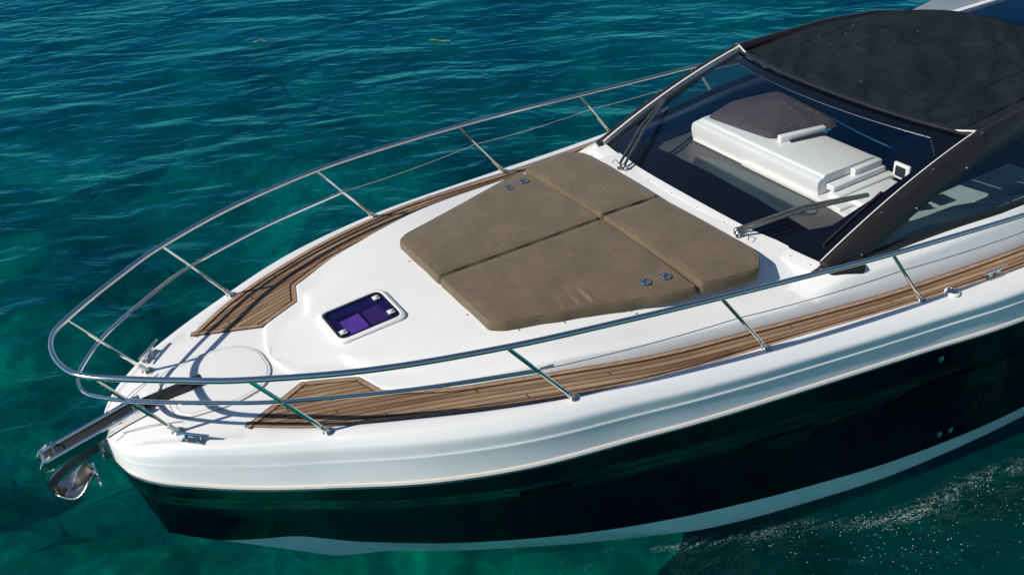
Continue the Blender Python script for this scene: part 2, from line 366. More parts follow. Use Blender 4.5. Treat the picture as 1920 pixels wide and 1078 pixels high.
# ------------------------------------------------------------ sea
w = MB(); w.add([(-250, -250, 0), (250, -250, 0), (250, 250, 0), (-250, 250, 0)], [(0, 1, 2, 3)])
tag(w.build('water', 'water', smooth=False), 'clear teal sea surface with small wind ripples around the yacht', 'sea', kind='structure')
w = MB(); gx = [-260, -120, -60, -36] + [-30 + .35 * k for k in range(128)] + [20, 40, 120, 260]; gy = [-260, -120, -60, -36] + [-30 + .35 * k for k in range(128)] + [20, 40, 120, 260]
w.grid([[(x, y, -2.6 + .32 * math.sin(x * .9 + 1.3 * math.sin(y * .5)) + .26 * math.sin(y * 1.25 + 1.1 * math.sin(x * .7)) + .17 * math.sin(2.7 * x + 1.9 * y + math.sin(3 * y)) + .12 * math.sin(4.9 * y - 3.1 * x + 2 * math.sin(1.7 * x))) for y in gy] for x in gx])
tag(w.build('seabed', 'seabed', angle=180), 'green sandy seabed seen through the shallow water', 'seabed', kind='structure')

# ------------------------------------------------------------ yacht: laws along its length (u = metres aft of the stem)
zd = T((-.1, 1.795), (0, 1.81), (.15, 1.845), (.4, 1.876), (.8, 1.88), (1.16, 1.88), (2.57, 1.815), (3.97, 1.705), (5.31, 1.62), (7, 1.56), (12.5, 1.46))
zr = T((-.1, 1.665), (.6, 1.57), (1.3, 1.53), (2.6, 1.47), (4.5, 1.37), (6, 1.28), (8, 1.2), (12.5, 1.1))
def stab(*pts):      # half-breadth table in sqrt(u - u0): round at the stem
    u0 = pts[0][0]; f = T(*[(math.sqrt(max(0, u - u0)), y) for u, y in pts]); return u0, (lambda u: f(math.sqrt(max(0, u - u0))))
E0, yE = stab((-.012, 0), (.02, .12), (.05, .2), (.12, .31), (.25, .44), (.55, .665), (1.11, .98), (1.83, 1.32), (2.58, 1.545), (3.7, 1.73), (4.66, 1.85), (5.4, 1.945), (6.3, 2.04), (8, 2.12), (12.5, 2.02))
R0, yR = stab((-.005, 0), (.02, .17), (.05, .26), (.115, .36), (.2, .45), (.41, .605), (1.02, .995), (1.7, 1.365), (2.25, 1.56), (2.93, 1.70), (3.3, 1.775), (4.4, 1.94), (5.24, 2.05), (6.14, 2.165), (8, 2.24), (12.5, 2.14))
T0, yT = stab((.15, 0), (.35, .02), (.89, .175), (1.34, .476), (2.06, .925), (3.14, 1.40), (3.65, 1.58), (4.36, 1.785), (5.28, 1.99), (6.39, 2.12), (8, 2.18), (12.5, 2.08))
zT = T((.15, .82), (.5, .57), (.89, .48), (1.34, .41), (2.06, .353), (3.14, .277), (4.4, .25), (6.4, .215), (12.5, .2))
W0, yW = stab((1.15, 0), (1.5, .25), (2.155, .69), (3.22, 1.29), (3.7, 1.52), (4.44, 1.74), (5.36, 1.94), (6.5, 2.06), (8, 2.12), (12.5, 2.02))
UE = 12.4; NT = 150
def row(u0, yf, zf, k=1.0):
    out = []
    for i in range(NT + 1):
        t = i / NT; u = u0 + (UE - u0) * t * t; out.append(Vector((-u, yf(u), zf(u))))
    return out
def lerp(a, b, t): return [p * (1 - t) + q * t for p, q in zip(a, b)]
rE = row(E0, yE, zd); rR = row(R0, yR, zr); rT = row(T0, yT, zT); rW = row(W0, yW, lambda u: 0.0)
rK = row(1.9, lambda u: 0.0, lambda u: -0.35 - 0.25 * sm(2, 5, u))
yacht = empty('motor_yacht', (-6, 0, 0))
tag(yacht, 'white and navy motor yacht with chrome bow rail and black soft top on teal water', 'yacht')
# dark topsides with a knuckle
def off(rw, dy, dz): return [Vector((p.x, max(0, p.y + dy * min(1, p.y / .25)), p.z + dz)) for p in rw]
rR2 = off(rR, -.012, -.035)
rows = [rR2]
fl = lambda t, b: lerp(rR2, rT, t) if b == 0 else [Vector((p.x, p.y + b * min(1, p.y / .4), p.z)) for p in lerp(rR2, rT, t)]
for t, b in ((.10, -.008), (.2, -.018), (.30, -.02), (.315, -.032), (.45, -.035), (.62, -.03), (.80, -.015), (1.0, 0)): rows.append(fl(t, b))
h = MB().grid(rows); h.mirror(); h.build('hull', 'navy', yacht)
rTo = off(rT, .004, 0.0)
h = MB().grid([rTo, lerp(rTo, rW, .5), rW]); h.mirror(); h.build('boot_stripe', 'boottop', yacht)
h = MB().grid([rW, lerp(rW, rK, .5), rK]); h.mirror(); h.build('hull_bottom', 'antifoul', yacht)
# white topsides between deck edge and rub rail: crown, ledge and two hollows
def topr(fy_, fz, push=0.0):
    out = []
    for a, b in zip(rE, rR):
        k = sm(.5, 3.2, -b.x); fy = fy_ * (.55 + .45 * k) + (1 - fz) ** .8 * (.45 - .45 * k)
        y = a.y * (1 - fy) + b.y * fy; z = b.z + (a.z - b.z) * fz
        out.append(Vector((a.x * (1 - fy) + b.x * fy, y + push * min(1, b.y / .5), z)))
    return out
tr = [rE, topr(.10, .995), topr(.45, .93), topr(.80, .85), topr(.90, .815), topr(.945, .77), topr(.95, .72), topr(.93, .62), topr(.925, .565), topr(.935, .553), topr(.995, .530), topr(1.0, .522), topr(1.0, .512), topr(.965, .46), topr(.955, .30), topr(.97, .12), rR]
h = MB().grid(tr); h.mirror(); h.build('topsides', 'gelcoat', yacht, angle=38)
# rub rail: a proud half-round strip of steel
rr0 = off(rR, .012, .012)
h = MB().grid([off(rR, 0, .02), off(rR, .014, .014), off(rR, .02, 0), off(rR, .014, -.02), off(rR, -.006, -.038)]); h.mirror(); h.build('rub_rail', 'rub_tan', yacht)
h = MB(); h.tube([p + Vector((0, .021 * min(1, p.y / .1), -.004)) for p in rR], .0055, 6); h.mirror(); h.build('rub_rail_insert', 'steel', yacht)

# ---- deck
yTO = T((.745, .60), (1.1, .865), (1.65, 1.145), (2.24, 1.385), (2.93, 1.575), (3.5, 1.66), (4, 1.705), (4.64, 1.785), (5.26, 1.87), (6.33, 1.985), (8, 2.06), (12.5, 1.97))
yTI = T((1.6, .78), (2.0, 1.01), (2.2, 1.08), (2.64, 1.215), (3.28, 1.375), (4.09, 1.495), (4.67, 1.58), (5.5, 1.69), (6.6, 1.785), (8, 1.85), (12.5, 1.76))
rec = lambda u: .022 * sm(2.2, 3.6, u)
rows = []
for i in range(NT + 1):
    t = i / NT; u = E0 + (UE - E0) * t * t; e = yE(u); z = zd(u)
    if u > .745: a = min(yTO(u), e - .05)
    else: a = e * .86
    inn = 0.0 if u < 4.2 else yTI(u) - .12
    base = [Vector((-u, e, z)), Vector((-u, e - (e - a) * .5, z + .006 * min(1, e / .3))), Vector((-u, a + (e - a) * .12, z + .004)), Vector((-u, a, z - rec(u)))]
    b2 = [Vector((-u, a + (inn - a) * k / 8, z - rec(u))) for k in range(1, 9)]
    rows.append(base + b2)
h = MB().grid(rows); h.mirror(); h.build('deck', 'gelcoat', yacht, angle=40)

# ---- side-deck teak, one sheet a side
INN = [(.745, .60), (1.2, .39), (1.53, .56), (1.6, .78)]
def teak_inner():
    pts = []
    for (a, b), n in zip(zip(INN[:-1], INN[1:]), (10, 8, 6)):
        pts += [(a[0] + (b[0] - a[0]) * k / n, a[1] + (b[1] - a[1]) * k / n) for k in range(n)]
    us = [1.6 + (11.5 - 1.6) * (k / 60) ** 1.2 for k in range(61)]
    return pts + [(u, yTI(u)) for u in us]
TI = teak_inner(); UI = [max(.745, p[0]) for p in TI]
TO = []
for k, p in enumerate(TI):
    # outer point paired with each inner point
    u = .745 + (p[0] - .745) if k > 23 else .745 + (1.62 - .745) * k / 24
    TO.append((u, yTO(u)))
g0 = yTI(2.2); gs = .32
def gfun(u):
    b = 2.15
    return (yTI(u) if u > b else yTI(b) - gs * (b - u))
def teakuv(p): return (-p[0], (gfun(-p[0]) - abs(p[1])) / .044 + 40)
def zt(u): return zd(u) - rec(u) + .007
for sgn, lab in ((1, 'near'), (-1, 'far')):
    rows = []
    for a, b in zip(TI, TO):
        rr = [(a[0] + (b[0] - a[0]) * k / 6, a[1] + (b[1] - a[1]) * k / 6) for k in range(7)]
        rows.append([Vector((-q[0], sgn * q[1], zt(q[0]))) for q in rr])
    h = MB().grid(rows); o = h.build('teak_deck', 'teak', yacht, uvf=teakuv)
    # margin planks round the sheet
    def strip(path, wdt, side):
        rows = []
        for i, p in enumerate(path):
            a = Vector(path[max(i - 1, 0)]); b = Vector(path[min(i + 1, len(path) - 1)]); d = (b - a).normalized(); nrm = Vector((-d.y, d.x)) * side
            q = Vector(p) + nrm * wdt
            rows.append([Vector((-p[0], sgn * p[1], zt(p[0]) + .003)), Vector((-q.x, sgn * q.y, zt(q.x) + .003))])
        return rows
    m_ = MB(); m_.grid(strip(TI[0:11], .04, 1)); m_.grid(strip(TI[10:19], .04, 1)); m_.grid(strip(TI[18:], .035, 1)); m_.grid(strip(TO, .035, -1))
    m_.build('teak_margin', 'teak_margin', o)
    c_ = MB()
    for path, side, ww in ((TI[0:11], 1, .04), (TI[10:19], 1, .04), (TI[18:], 1, .045), (TO, -1, .045)):
        r = strip(path, ww, side); c_.tube([q[1] + Vector((0, 0, .0005)) for q in r], .003, 5)
    c_.tube([Vector((-p[0], sgn * p[1], zt(p[0]) + .001)) for p in TI], .004, 5)
    c_.build('caulking', 'caulk', o)

# ---- coachroof
def Zt(u, y): return T_ZT(u) - .018 * (y / .8) ** 2
T_ZT = T((1.1, 1.895), (1.3, 1.902), (1.6, 1.922), (2.03, 1.938), (2.4, 1.945), (3.0, 1.935), (3.86, 1.925), (4.45, 1.91), (4.8, 1.915))
foot = [(1.13, 0.0), (1.135, .1), (1.15, .2), (1.19, .33), (1.21, .385)] + [p for p in TI[11:19]] + [p for p in TI[19:] if p[0] < 4.9]
def ws_b(y): return Vector((-(4.695 + .165 * abs(y / 1.34) ** 2.4), y, 1.918 - .078 * abs(y / 1.34) ** 2.2))
rows = []
FT = [Vector(p) for p in foot]; NF = len(FT)
for i, F in enumerate(FT):
    s = i / (NF - 1)
    uc = 1.13 + (4.74 - 1.13) * ((F.x - 1.13) / (FT[-1].x - 1.13))
    Cc = Vector((max(uc, 1.131 + .25 * sm(0, .12, s)), 0)); ln = (Cc - F).length
    d = (Cc - F) / max(ln, 1e-6); hh = .018 + .085 * sm(1.6, 3.0, F.x); k = min(1, ln / .4)
    z0 = zd(F.x) - rec(F.x)
    r = [Vector((-F.x, F.y, z0 - .02)), Vector((-F.x, F.y, z0 + .004))]
    P = F + d * .018 * k; r.append(Vector((-P.x, P.y, z0 + hh * .80)))
    P = F + d * .032 * k; r.append(Vector((-P.x, P.y, z0 + hh * .95)))
    P = F + d * .055 * k; r.append(Vector((-P.x, P.y, z0 + hh)))
    P = F + d * .14 * k; zsh = z0 + hh + .014 * sm(1.6, 2.6, F.x); r.append(Vector((-P.x, P.y, zsh)))
    gd = .016 * sm(1.9, 2.4, F.x) * (1 - sm(3.8, 4.2, F.x))
    dist0 = .14 * k
    for j in range(1, 15):
        q = j / 14; P = F + d * (dist0 + (ln - dist0) * q)
        z = zsh + (Zt(P.x, P.y) - zsh) * sm(0, .32, q)
        z -= gd * math.exp(-((q - .08) / .035) ** 2)
        r.append(Vector((-P.x, P.y, z)))
    rows.append(r)
h = MB().grid(rows); h.mirror(); h.build('coachroof', 'gelcoat', yacht, angle=48)
# brow under the windscreen
rows = []
for j in range(-24, 25):
    y = 1.35 * j / 24; b = ws_b(y)
    rows.append([Vector((b.x + .21, y, b.z - .07 - .11 * sm(.80, 1.30, abs(y)))), Vector((b.x + .13, y, b.z - .012)), Vector((b.x + .05, y, b.z - .002)), Vector((b.x - .02, y, b.z + .002)), Vector((b.x - .10, y, b.z - .06))])
h = MB().grid(rows); h.build('windscreen_brow', 'gelcoat', yacht)
for y in (-1.28, -1.02, -.72, -.42, -.1, .22, .52, .84, 1.14, 1.3):
    b = ws_b(y); s_ = MB(); s_.lathe([(.004, 0), (.004, .004), (.001, .006)], b + Vector((.075, 0, .0)), n=8); s_.build('screw', 'steel_dull', yacht)
# cabin sides beside and behind the windscreen
yw = T((4.3, 1.33), (4.75, 1.40), (4.95, 1.47), (5.33, 1.50), (5.9, 1.56), (6.6, 1.66), (8, 1.72), (12.4, 1.66))
zw = T((4.3, 1.83), (4.9, 1.83), (6.6, 1.85), (9, 1.84), (12.4, 1.8))
rows = []
for i in range(70):
    u = 4.45 + (12.3 - 4.45) * (i / 69) ** 1.6; z0 = zd(u) - rec(u); y0 = yTI(u); b = sm(4.45, 4.9, u)
    wy = yw(u); rows.append([Vector((-u, y0, z0 - .02)), Vector((-u, y0 - .012, z0 + .075)), Vector((-u, y0 - .03, z0 + .10)), Vector((-u, y0 - .045 - .01 * b, 1.765 - .04 * (1 - b))), Vector((-u, y0 - .06 - .015 * b, 1.79 - .05 * (1 - b))),
                  Vector((-u, y0 - .085, 1.797 - .05 * (1 - b))), Vector((-u, wy + .02, zw(u) - .008 - .06 * (1 - b))), Vector((-u, wy, zw(u) - .06 * (1 - b))), Vector((-u, wy - .05, zw(u) - .01 - .06 * (1 - b))), Vector((-u, wy - .07, zw(u) - .3))])
h = MB().grid(rows); h.mirror(); h.build('cabin_side', 'gelcoat', yacht, angle=50)

# ---- foredeck locker lid with its double groove
lid = [(.06, .12), (.30, .235), (.60, .315), (.80, .335), (.97, .29), (1.06, .19), (1.10, .07)]
lidn = [Vector((u, y)) for u, y in lid]; full = [Vector((p.x, p.y)) for p in lidn] + [Vector((p.x, -p.y)) for p in reversed(lidn)]
full = roundpoly([Vector((.42, .28)), Vector((.78, .34)), Vector((1.0, .28)), Vector((1.095, .12)), Vector((1.095, -.12)), Vector((1.0, -.28)), Vector((.78, -.34)), Vector((.42, -.28))], .12, 6)
def zc(u): return zd(u) - .0
lidb = MB()
ring = [(1.0, -.004), (1.0, .006), (.985, .011), (.9, .013)]
cx = sum(p.x for p in full) / len(full)
vs = []; n = len(full)
for s, z in ring: vs += [(-(cx + (p.x - cx) * s), p.y * s, zd(p.x) + z) for p in full]
fs = [(i * n + k, i * n + (k + 1) % n, (i + 1) * n + (k + 1) % n, (i + 1) * n + k) for i in range(len(ring) - 1) for k in range(n)] + [tuple((len(ring) - 1) * n + k for k in range(n))]
lidb.add(vs, fs); lo = lidb.build('anchor_locker_lid', 'gelcoat', yacht)
gr = MB(); gr.tube([(-(cx + (p.x - cx) * 1.012), p.y * 1.012, zd(p.x) + .0045) for p in full], .0024, 6, closed=True); gr.tube([(-(cx + (p.x - cx) * .93), p.y * .93, zd(p.x) + .0115) for p in full], .0022, 6, closed=True)
gr.build('lid_seam', 'holefill', lo)
# light mouldings running from the lid to the bow
for sg in (1, -1):
    gr = MB(); gr.tube([(-.44, sg * .30, 1.882), (-.25, sg * .21, 1.882), (-.1, sg * .13, 1.845)], .0028, 6); gr.build('deck_seam', 'holefill', yacht)

# ---- foredeck hatch
hp = [Vector((1.575, .19)), Vector((2.03, .195)), Vector((2.03, -.195)), Vector((1.575, -.19))]
def ringmesh(poly, rings, name, mat, parent, zf, fill=True, **k):
    c = sum((Vector(p) for p in poly), Vector((0, 0))) / len(poly); n = len(poly); vs = []
    for off_, z in rings:
        for p in poly:
            p = Vector(p); q = p + (p - c).normalized() * off_; vs.append((-q.x, q.y, zf(p.x, p.y) + z))
    fs = [(i * n + a, i * n + (a + 1) % n, (i + 1) * n + (a + 1) % n, (i + 1) * n + a) for i in range(len(rings) - 1) for a in range(n)]
    if fill: fs.append(tuple((len(rings) - 1) * n + a for a in range(n)))
    return MB().add(vs, fs).build(name, mat, parent, **k)
hr = roundpoly(hp, .06, 6)
hatch = ringmesh(hr, [(.045, -.012), (.042, .014), (.028, .024), (.008, .026), (.002, .022), (.0, -.10)], 'foredeck_hatch', 'gelcoat', yacht, lambda u, y: Zt(1.8, 0) + (u - 1.8) * .04, fill=False)
HZ = lambda u, y: Zt(1.8, 0) + (u - 1.8) * .04
ringmesh(hr, [(.003, .020), (-.018, .022)], 'hatch_frame', 'rubber', hatch, HZ, fill=False)
ringmesh(hr, [(.0, .004)], 'cabin_lining', 'hatch_in', hatch, HZ, smooth=False)
def panel(pts, z, name, mat): ringmesh(roundpoly([Vector(p) for p in pts], .012, 3), [(0, z)], name, mat, hatch, HZ, smooth=False)
panel([(1.65, .15), (1.80, .15), (1.80, -.05), (1.65, -.03)], .007, 'berth_cushion', 'hatch_in2')
panel([(1.82, .15), (1.96, .14), (1.96, -.06), (1.82, -.05)], .006, 'berth_mattress', 'hatch_in3')
bx = MB(); bx.box((-1.81, .05, HZ(1.8, 0) + .009), (.010, .22, .004)); bx.box((-1.80, -.065, HZ(1.8, 0) + .008), (.34, .008, .004)); bx.build('lining_trim', 'rubber', hatch, smooth=False)
ringmesh(hr, [(-.006, .018)], 'hatch_pane', 'hatch_glass', hatch, HZ, smooth=False)
for lx, ly in ((1.62, .115), (1.975, -.12), (1.985, .11)):
    zz = HZ(lx, 0) + .022; b = MB(); b.box((-lx, ly, zz), (.050, .048, .010)); b.lathe([(.016, 0), (.016, .008), (.010, .012)], (-lx, ly, zz + .004), n=12); b.build('hatch_latch', 'latch', hatch, bevel=.003)
# moulded recess forward of the hatch

# ---- stanchions, rails, wires
B = [(-.39, .38, 1.88), (-1.16, .95, 1.88), (-2.57, 1.50, 1.815), (-3.97, 1.725, 1.705), (-5.31, 1.875, 1.62), (-6.75, 2.0, 1.565)]
TT = [(-.03, .36, 2.46), (-.78, .94, 2.45), (-2.14, 1.485, 2.39), (-3.55, 1.72, 2.28), (-4.93, 1.865, 2.145), (-6.45, 1.97, 2.01)]
half = [(.105, 0, 2.478), (.095, .12, 2.475), (.055, .25, 2.468), (-.03, .36, 2.46), (-.2, .51, 2.46), (-.44, .70, 2.457), (-.78, .94, 2.45), (-1.4, 1.25, 2.425), (-2.14, 1.485, 2.39), (-2.85, 1.62, 2.34), (-3.55, 1.72, 2.28), (-4.24, 1.80, 2.215), (-4.93, 1.865, 2.145), (-5.7, 1.92, 2.075), (-6.45, 1.97, 2.01), (-7.1, 2.01, 1.93), (-7.45, 2.03, 1.75), (-7.5, 2.035, 1.56)]
path = [Vector((x, -y, z)) for x, y, z in reversed(half[1:])] + [Vector(p) for p in half]
rail = MB(); rail.tube(spline(path, 6), .0185, 12); rail_o = rail.build('bow_rail', 'steel', yacht)
mid = [(.035, 0, 2.205), (.02, .10, 2.205), (-.03, .20, 2.21), (-.17, .37, 2.228), (-.36, .54, 2.232), (-.62, .74, 2.232), (-.93, .945, 2.225), (-1.6, 1.25, 2.185), (-2.33, 1.49, 2.135)]
path = [Vector((x, -y, z)) for x, y, z in reversed(mid[1:])] + [Vector(p) for p in mid]
rail = MB(); rail.tube(spline(path, 6), .0135, 10); rail.build('mid_rail', 'steel', yacht)
for sg in (1, -1):
    for i, (b, t) in enumerate(zip(B, TT)):
        b = Vector((b[0], b[1] * sg, b[2])); t = Vector((t[0], t[1] * sg, t[2])); d = (t - b).normalized()
        st = MB(); st.tube([b + d * .01, b + d * .3, t], .013, 10); so = st.build('stanchion', 'steel', yacht)
        f = MB(); f.lathe([(.040, -.004), (.040, .004), (.034, .009), (.022, .012)], b, (0, 0, 1), 18); f.tube([b, b + d * .075], .0175, 12); f.build('stanchion_base', 'steel_dull', so)
    wp = [Vector((-2.33, 1.49 * sg, 2.135)), Vector((-2.355, 1.492 * sg, 2.138))]
    fr = (0, 0, .56, .62, .66, .7)
    pts = [Vector(B[i]).lerp(Vector(TT[i]), fr[i]) for i in (2, 3, 4, 5)]; pts = [Vector((p.x, p.y * sg, p.z)) for p in pts]
    wpts = []
    for a, b in zip(pts[:-1], pts[1:]):
        for k in range(8):
            t = k / 8; p = a.lerp(b, t); p.z -= .02 * 4 * t * (1 - t); wpts.append(p)
    wpts.append(pts[-1])
    wi = MB(); wi.tube(wpts, .0032, 6); wi.tube([pts[0] + Vector((-.02, 0, 0)), pts[0] + Vector((-.11, .008 * sg, -.006))], .0085, 8); wi.build('lifeline_wire', 'steel_dull', yacht)

# ---- cleats
def cleat(c, ang, ln=.24):
    c = Vector(c); R = Matrix.Rotation(ang, 3, 'Z'); b = MB()
    pts = [R @ Vector((x, 0, z)) + c for x, z in ((-ln / 2, .060), (-ln / 3, .056), (-.04, .052), (.04, .052), (ln / 3, .056), (ln / 2, .060))]
    b.tube(pts, [.006, .009, .011, .011, .009, .006], 10)
    for x in (-.042, .042): b.tube([R @ Vector((x, 0, .0)) + c, R @ Vector((x, 0, .05)) + c], [.015, .010], 10)
    co = b.build('cleat', 'steel', yacht)
    f = MB(); f.box(c + Vector((0, 0, .003)), (.15, .045, .006), R); f.build('cleat_base', 'steel_dull', co)
cleat((-.445, .535, 1.885), math.radians(135)); cleat((-.445, -.535, 1.885), math.radians(-135))
cleat((-5.98, 1.965, 1.605), math.radians(176)); cleat((-5.98, -1.965, 1.605), math.radians(-176))
# deck filler
f = MB(); f.lathe([(.055, -.01), (.055, .012), (.048, .02), (.044, .02)], (-5.56, 1.935, 1.612), (0, .12, 1), 24); fo = f.build('deck_filler', 'gelcoat', yacht)
f = MB(); f.lathe([(.040, .018), (.040, .026), (.03, .027), (.028, .022), (.006, .022)], (-5.56, 1.935, 1.612), (0, .12, 1), 24); f.build('filler_cap', 'steel', fo)

# ---- anchor chute through the pulpit
ch = MB(); c0 = Vector((.37, 0, 1.775)); c1 = Vector((-.27, 0, 1.90)); ax = (c1 - c0); 
rot = ax.to_track_quat('X', 'Z').to_matrix()
mid_ = (c0 + c1) / 2; ln = ax.length
ch.box(mid_ + Vector((0, 0, -.025)), (ln, .150, .008), rot)
for s in (1, -1): ch.box(mid_ + Vector((0, s * .064, -.002)), (ln, .024, .060), rot); ch.tube([c0 + Vector((0, s * .064, .028)), c1 + Vector((0, s * .064, .028))], .014, 8)
cho = ch.build('anchor_chute', 'steel', yacht, angle=30)
rb = MB(); rb.box(mid_ + Vector((0, 0, .0)), (ln * .97, .100, .03), rot); rb.build('chute_liner', 'rubber', cho, bevel=.006)
a0 = Vector((-.24, 0, 1.908)); a1 = Vector((-.665, 0, 1.925)); rb = MB(); rb.box((a0 + a1) / 2, ((a1 - a0).length, .062, .05), (a1 - a0).to_track_quat('X', 'Z').to_matrix()); rb.build('windlass_bar', 'rubber', yacht, bevel=.008)
br = MB(); br.box((-.235, 0, 1.915), (.06, .16, .03)); br.tube([(-.235, -.075, 1.93), (-.235, .075, 1.93)], .01, 8); br.build('chute_bracket', 'steel_dull', yacht, bevel=.005)
rl = MB(); rl.tube([(.365, -.06, 1.765), (.365, .06, 1.765)], .028, 16); rl.build('bow_roller', 'steel_dull', cho)
for s in (1, -1):
    rl = MB(); rl.tube([(.33, s * .066, 1.83), (.385, s * .066, 1.80), (.405, s * .066, 1.765), (.385, s * .066, 1.735), (.34, s * .064, 1.73)], .011, 8); rl.build('roller_cheek', 'steel', cho)
ey = MB(); ey.tube([(.30, -.065, 1.80), (.305, -.03, 1.865), (.305, .03, 1.865), (.30, .065, 1.80)], .006, 8); ey.build('roller_keeper', 'steel', cho)
bn = MB(); bn.box((.02, 0, 1.70), (.07, .10, .13)); bn.tube([(.05, -.07, 1.72), (.05, .07, 1.72)], .014, 10); bn.build('stem_fitting', 'steel_dull', yacht, bevel=.01)
# light moulding on the bow beside the chute
mo = MB(); mo.tube([(-.06, .13, 1.885), (-.02, .14, 1.88), (.0, .15, 1.86)], .004, 6); mo.build('bow_moulding', 'gelcoat', yacht)

# ---- anchor, a thing of its own hanging in the roller
anc = empty('anchor', (.25, 0, 1.5))
tag(anc, 'polished steel plough anchor hanging under the bow roller ahead of the stem', 'anchor')
sh = MB()
shp = [Vector((.02, 0, 1.735)), Vector((.15, 0, 1.70)), Vector((.28, 0, 1.655)), Vector((.37, 0, 1.60)), Vector((.385, 0, 1.54)), Vector((.33, 0, 1.49))]
sp = spline(shp, 6); rows = []
for i, p in enumerate(sp):
    a = sp[max(i - 1, 0)]; b = sp[min(i + 1, len(sp) - 1)]; d = (b - a).normalized(); nn = Vector((-d.z, 0, d.x)); hw = .026
    rows.append([p + nn * hw + Vector((0, .012, 0)), p + nn * hw + Vector((0, -.012, 0)), p - nn * hw + Vector((0, -.012, 0)), p - nn * hw + Vector((0, .012, 0)), p + nn * hw + Vector((0, .012, 0))])
sh.grid(rows); sh.build('shank', 'steel_dark', anc, angle=40)
fl_ = MB(); rows = []
for i in range(13):
    t = i / 12; x = .385 - .25 * t; z = 1.475 - .055 * math.sin(math.pi * min(1, t * 1.15)) + .045 * t; wd = .018 + .115 * math.sin(math.pi * (.08 + .80 * t)) ** .9
    rows.append([Vector((x + .01, -wd, z + .055)), Vector((x, -wd * .55, z + .02)), Vector((x, 0, z)), Vector((x, wd * .55, z + .02)), Vector((x + .01, wd, z + .055))])
fl_.grid(rows); fl = fl_.build('fluke', 'steel_dull', anc)
sol = fl.modifiers.new('thick', 'SOLIDIFY'); sol.thickness = .012
lk = MB(); lk.tube([(.395, .0, 1.765), (.412, .0, 1.70), (.410, .0, 1.60), (.395, .0, 1.53)], .012, 8); lk.build('anchor_link', 'steel', anc)
pl = MB(); pl.add([(.30, -.006, 1.475), (.15, -.006, 1.50), (.165, -.006, 1.655), (.22, -.006, 1.60), (.30, .006, 1.475), (.15, .006, 1.50), (.165, .006, 1.655), (.22, .006, 1.60)], [(0, 1, 2, 3), (7, 6, 5, 4), (0, 4, 5, 1), (1, 5, 6, 2), (2, 6, 7, 3), (3, 7, 4, 0)]); pl.build('fluke_web', 'steel_dark', anc, smooth=False)
hp_ = MB(); arc = [Vector((.13, .125 * math.cos(a), 1.52 + .0 * math.sin(a))) + Vector((.0, 0, .03 * math.sin(a))) for a in [math.pi * k / 14 for k in range(15)]]
hp_.tube(arc, .009, 8); hp_.build('roll_bar', 'steel', anc)

# ---- windscreen
def ws_t(y): return Vector((-(6.185 + .215 * abs(y / 1.30) ** 2.6), y, 2.388 - .038 * abs(y / 1.30) ** 3))
def WS(s, t):       # s -1..1 across, t 0..1 up
    a = ws_b(1.34 * s); b = ws_t(1.30 * s); p = a.lerp(b, t); bul = .05 * 4 * t * (1 - t); p.z += bul; return p
screen = empty('windscreen', (-5.5, 0, 1.9)); screen.parent = yacht; screen.location = Vector((-5.5, 0, 1.9)) - Vector((-6, 0, 0))
inner = [(-.80, .13), (-.4, .165), (0, .175), (.4, .165), (.80, .13), (.875, .20), (.93, .5), (.95, .80), (.83, .925), (.4, .915), (0, .91), (-.4, .915), (-.83, .925), (-.95, .80), (-.93, .5), (-.875, .20)]
def dens(poly, n=6):
    out = []
    for i in range(len(poly)):
        a = Vector(poly[i]); b = Vector(poly[(i + 1) % len(poly)]); out += [a.lerp(b, k / n) for k in range(n)]
    return out
ip = dens(inner, 6); vs = []; c = Vector((0, .53)); NR = 12
for r in range(NR): 
    f = 1 - r / NR
    vs += [WS(*(c + (p - c) * f)) for p in ip]
n = len(ip); fs = [(i * n + k, i * n + (k + 1) % n, (i + 1) * n + (k + 1) % n, (i + 1) * n + k) for i in range(NR - 1) for k in range(n)]
vs.append(WS(*c)); fs += [((NR - 1) * n + k, (NR - 1) * n + (k + 1) % n, NR * n) for k in range(n)]
MB().add(vs, fs).build('screen_glass', 'glass', screen, angle=80)
# black border: from the clear outline out to the rectangle
vs = []
def outer(p):
    d = p - c; k = 1e9
    if abs(d.x) > 1e-6: k = min(k, (1.0 - c.x) / abs(d.x))
    if d.y > 1e-6: k = min(k, (1 - c.y) / d.y)
    if d.y < -1e-6: k = min(k, c.y / -d.y)
    return c + d * k
op = [outer(p) for p in ip]
# snap the nearest samples on to the true corners
for cr in ((-1, 0), (1, 0), (1, 1), (-1, 1)):
    j = min(range(n), key=lambda i: (op[i] - Vector(cr)).length); op[j] = Vector(cr)
for r in range(7): vs += [WS(*(p.lerp(q, r / 6))) for p, q in zip(ip, op)]
fs = [(i * n + k, i * n + (k + 1) % n, (i + 1) * n + (k + 1) % n, (i + 1) * n + k) for i in range(6) for k in range(n)]
MB().add(vs, fs).build('black_border', 'frit', screen, angle=80)
ed = MB(); top_edge = [p for p in ip if p.y > .79]
ed.tube([WS(-.95 + 1.9 * k / 1, .80) if False else WS(p.x, p.y) + Vector((0, 0, .002)) for p in sorted(top_edge, key=lambda p: p.x)], .0024, 6); ed.build('glass_edge', 'steel_dull', screen)
# top rail of the screen, with bright corner caps
tp = [ws_t(1.31 * s / 20) + Vector((0, 0, .008)) for s in range(-20, 21)]
hd = MB(); rows = [[p + Vector((.0, 0, .0)), p + Vector((.012, 0, .012)), p + Vector((.0, 0, .020)), p + Vector((-.05, 0, .022)), p + Vector((-.06, 0, -.02))] for p in tp]
hd.grid(rows); hd.build('header_rail', 'frame_dark', screen)
hd = MB(); hd.tube([p + Vector((-.004, 0, .019)) for p in tp], .004, 6); hd.build('header_trim', 'steel', screen)
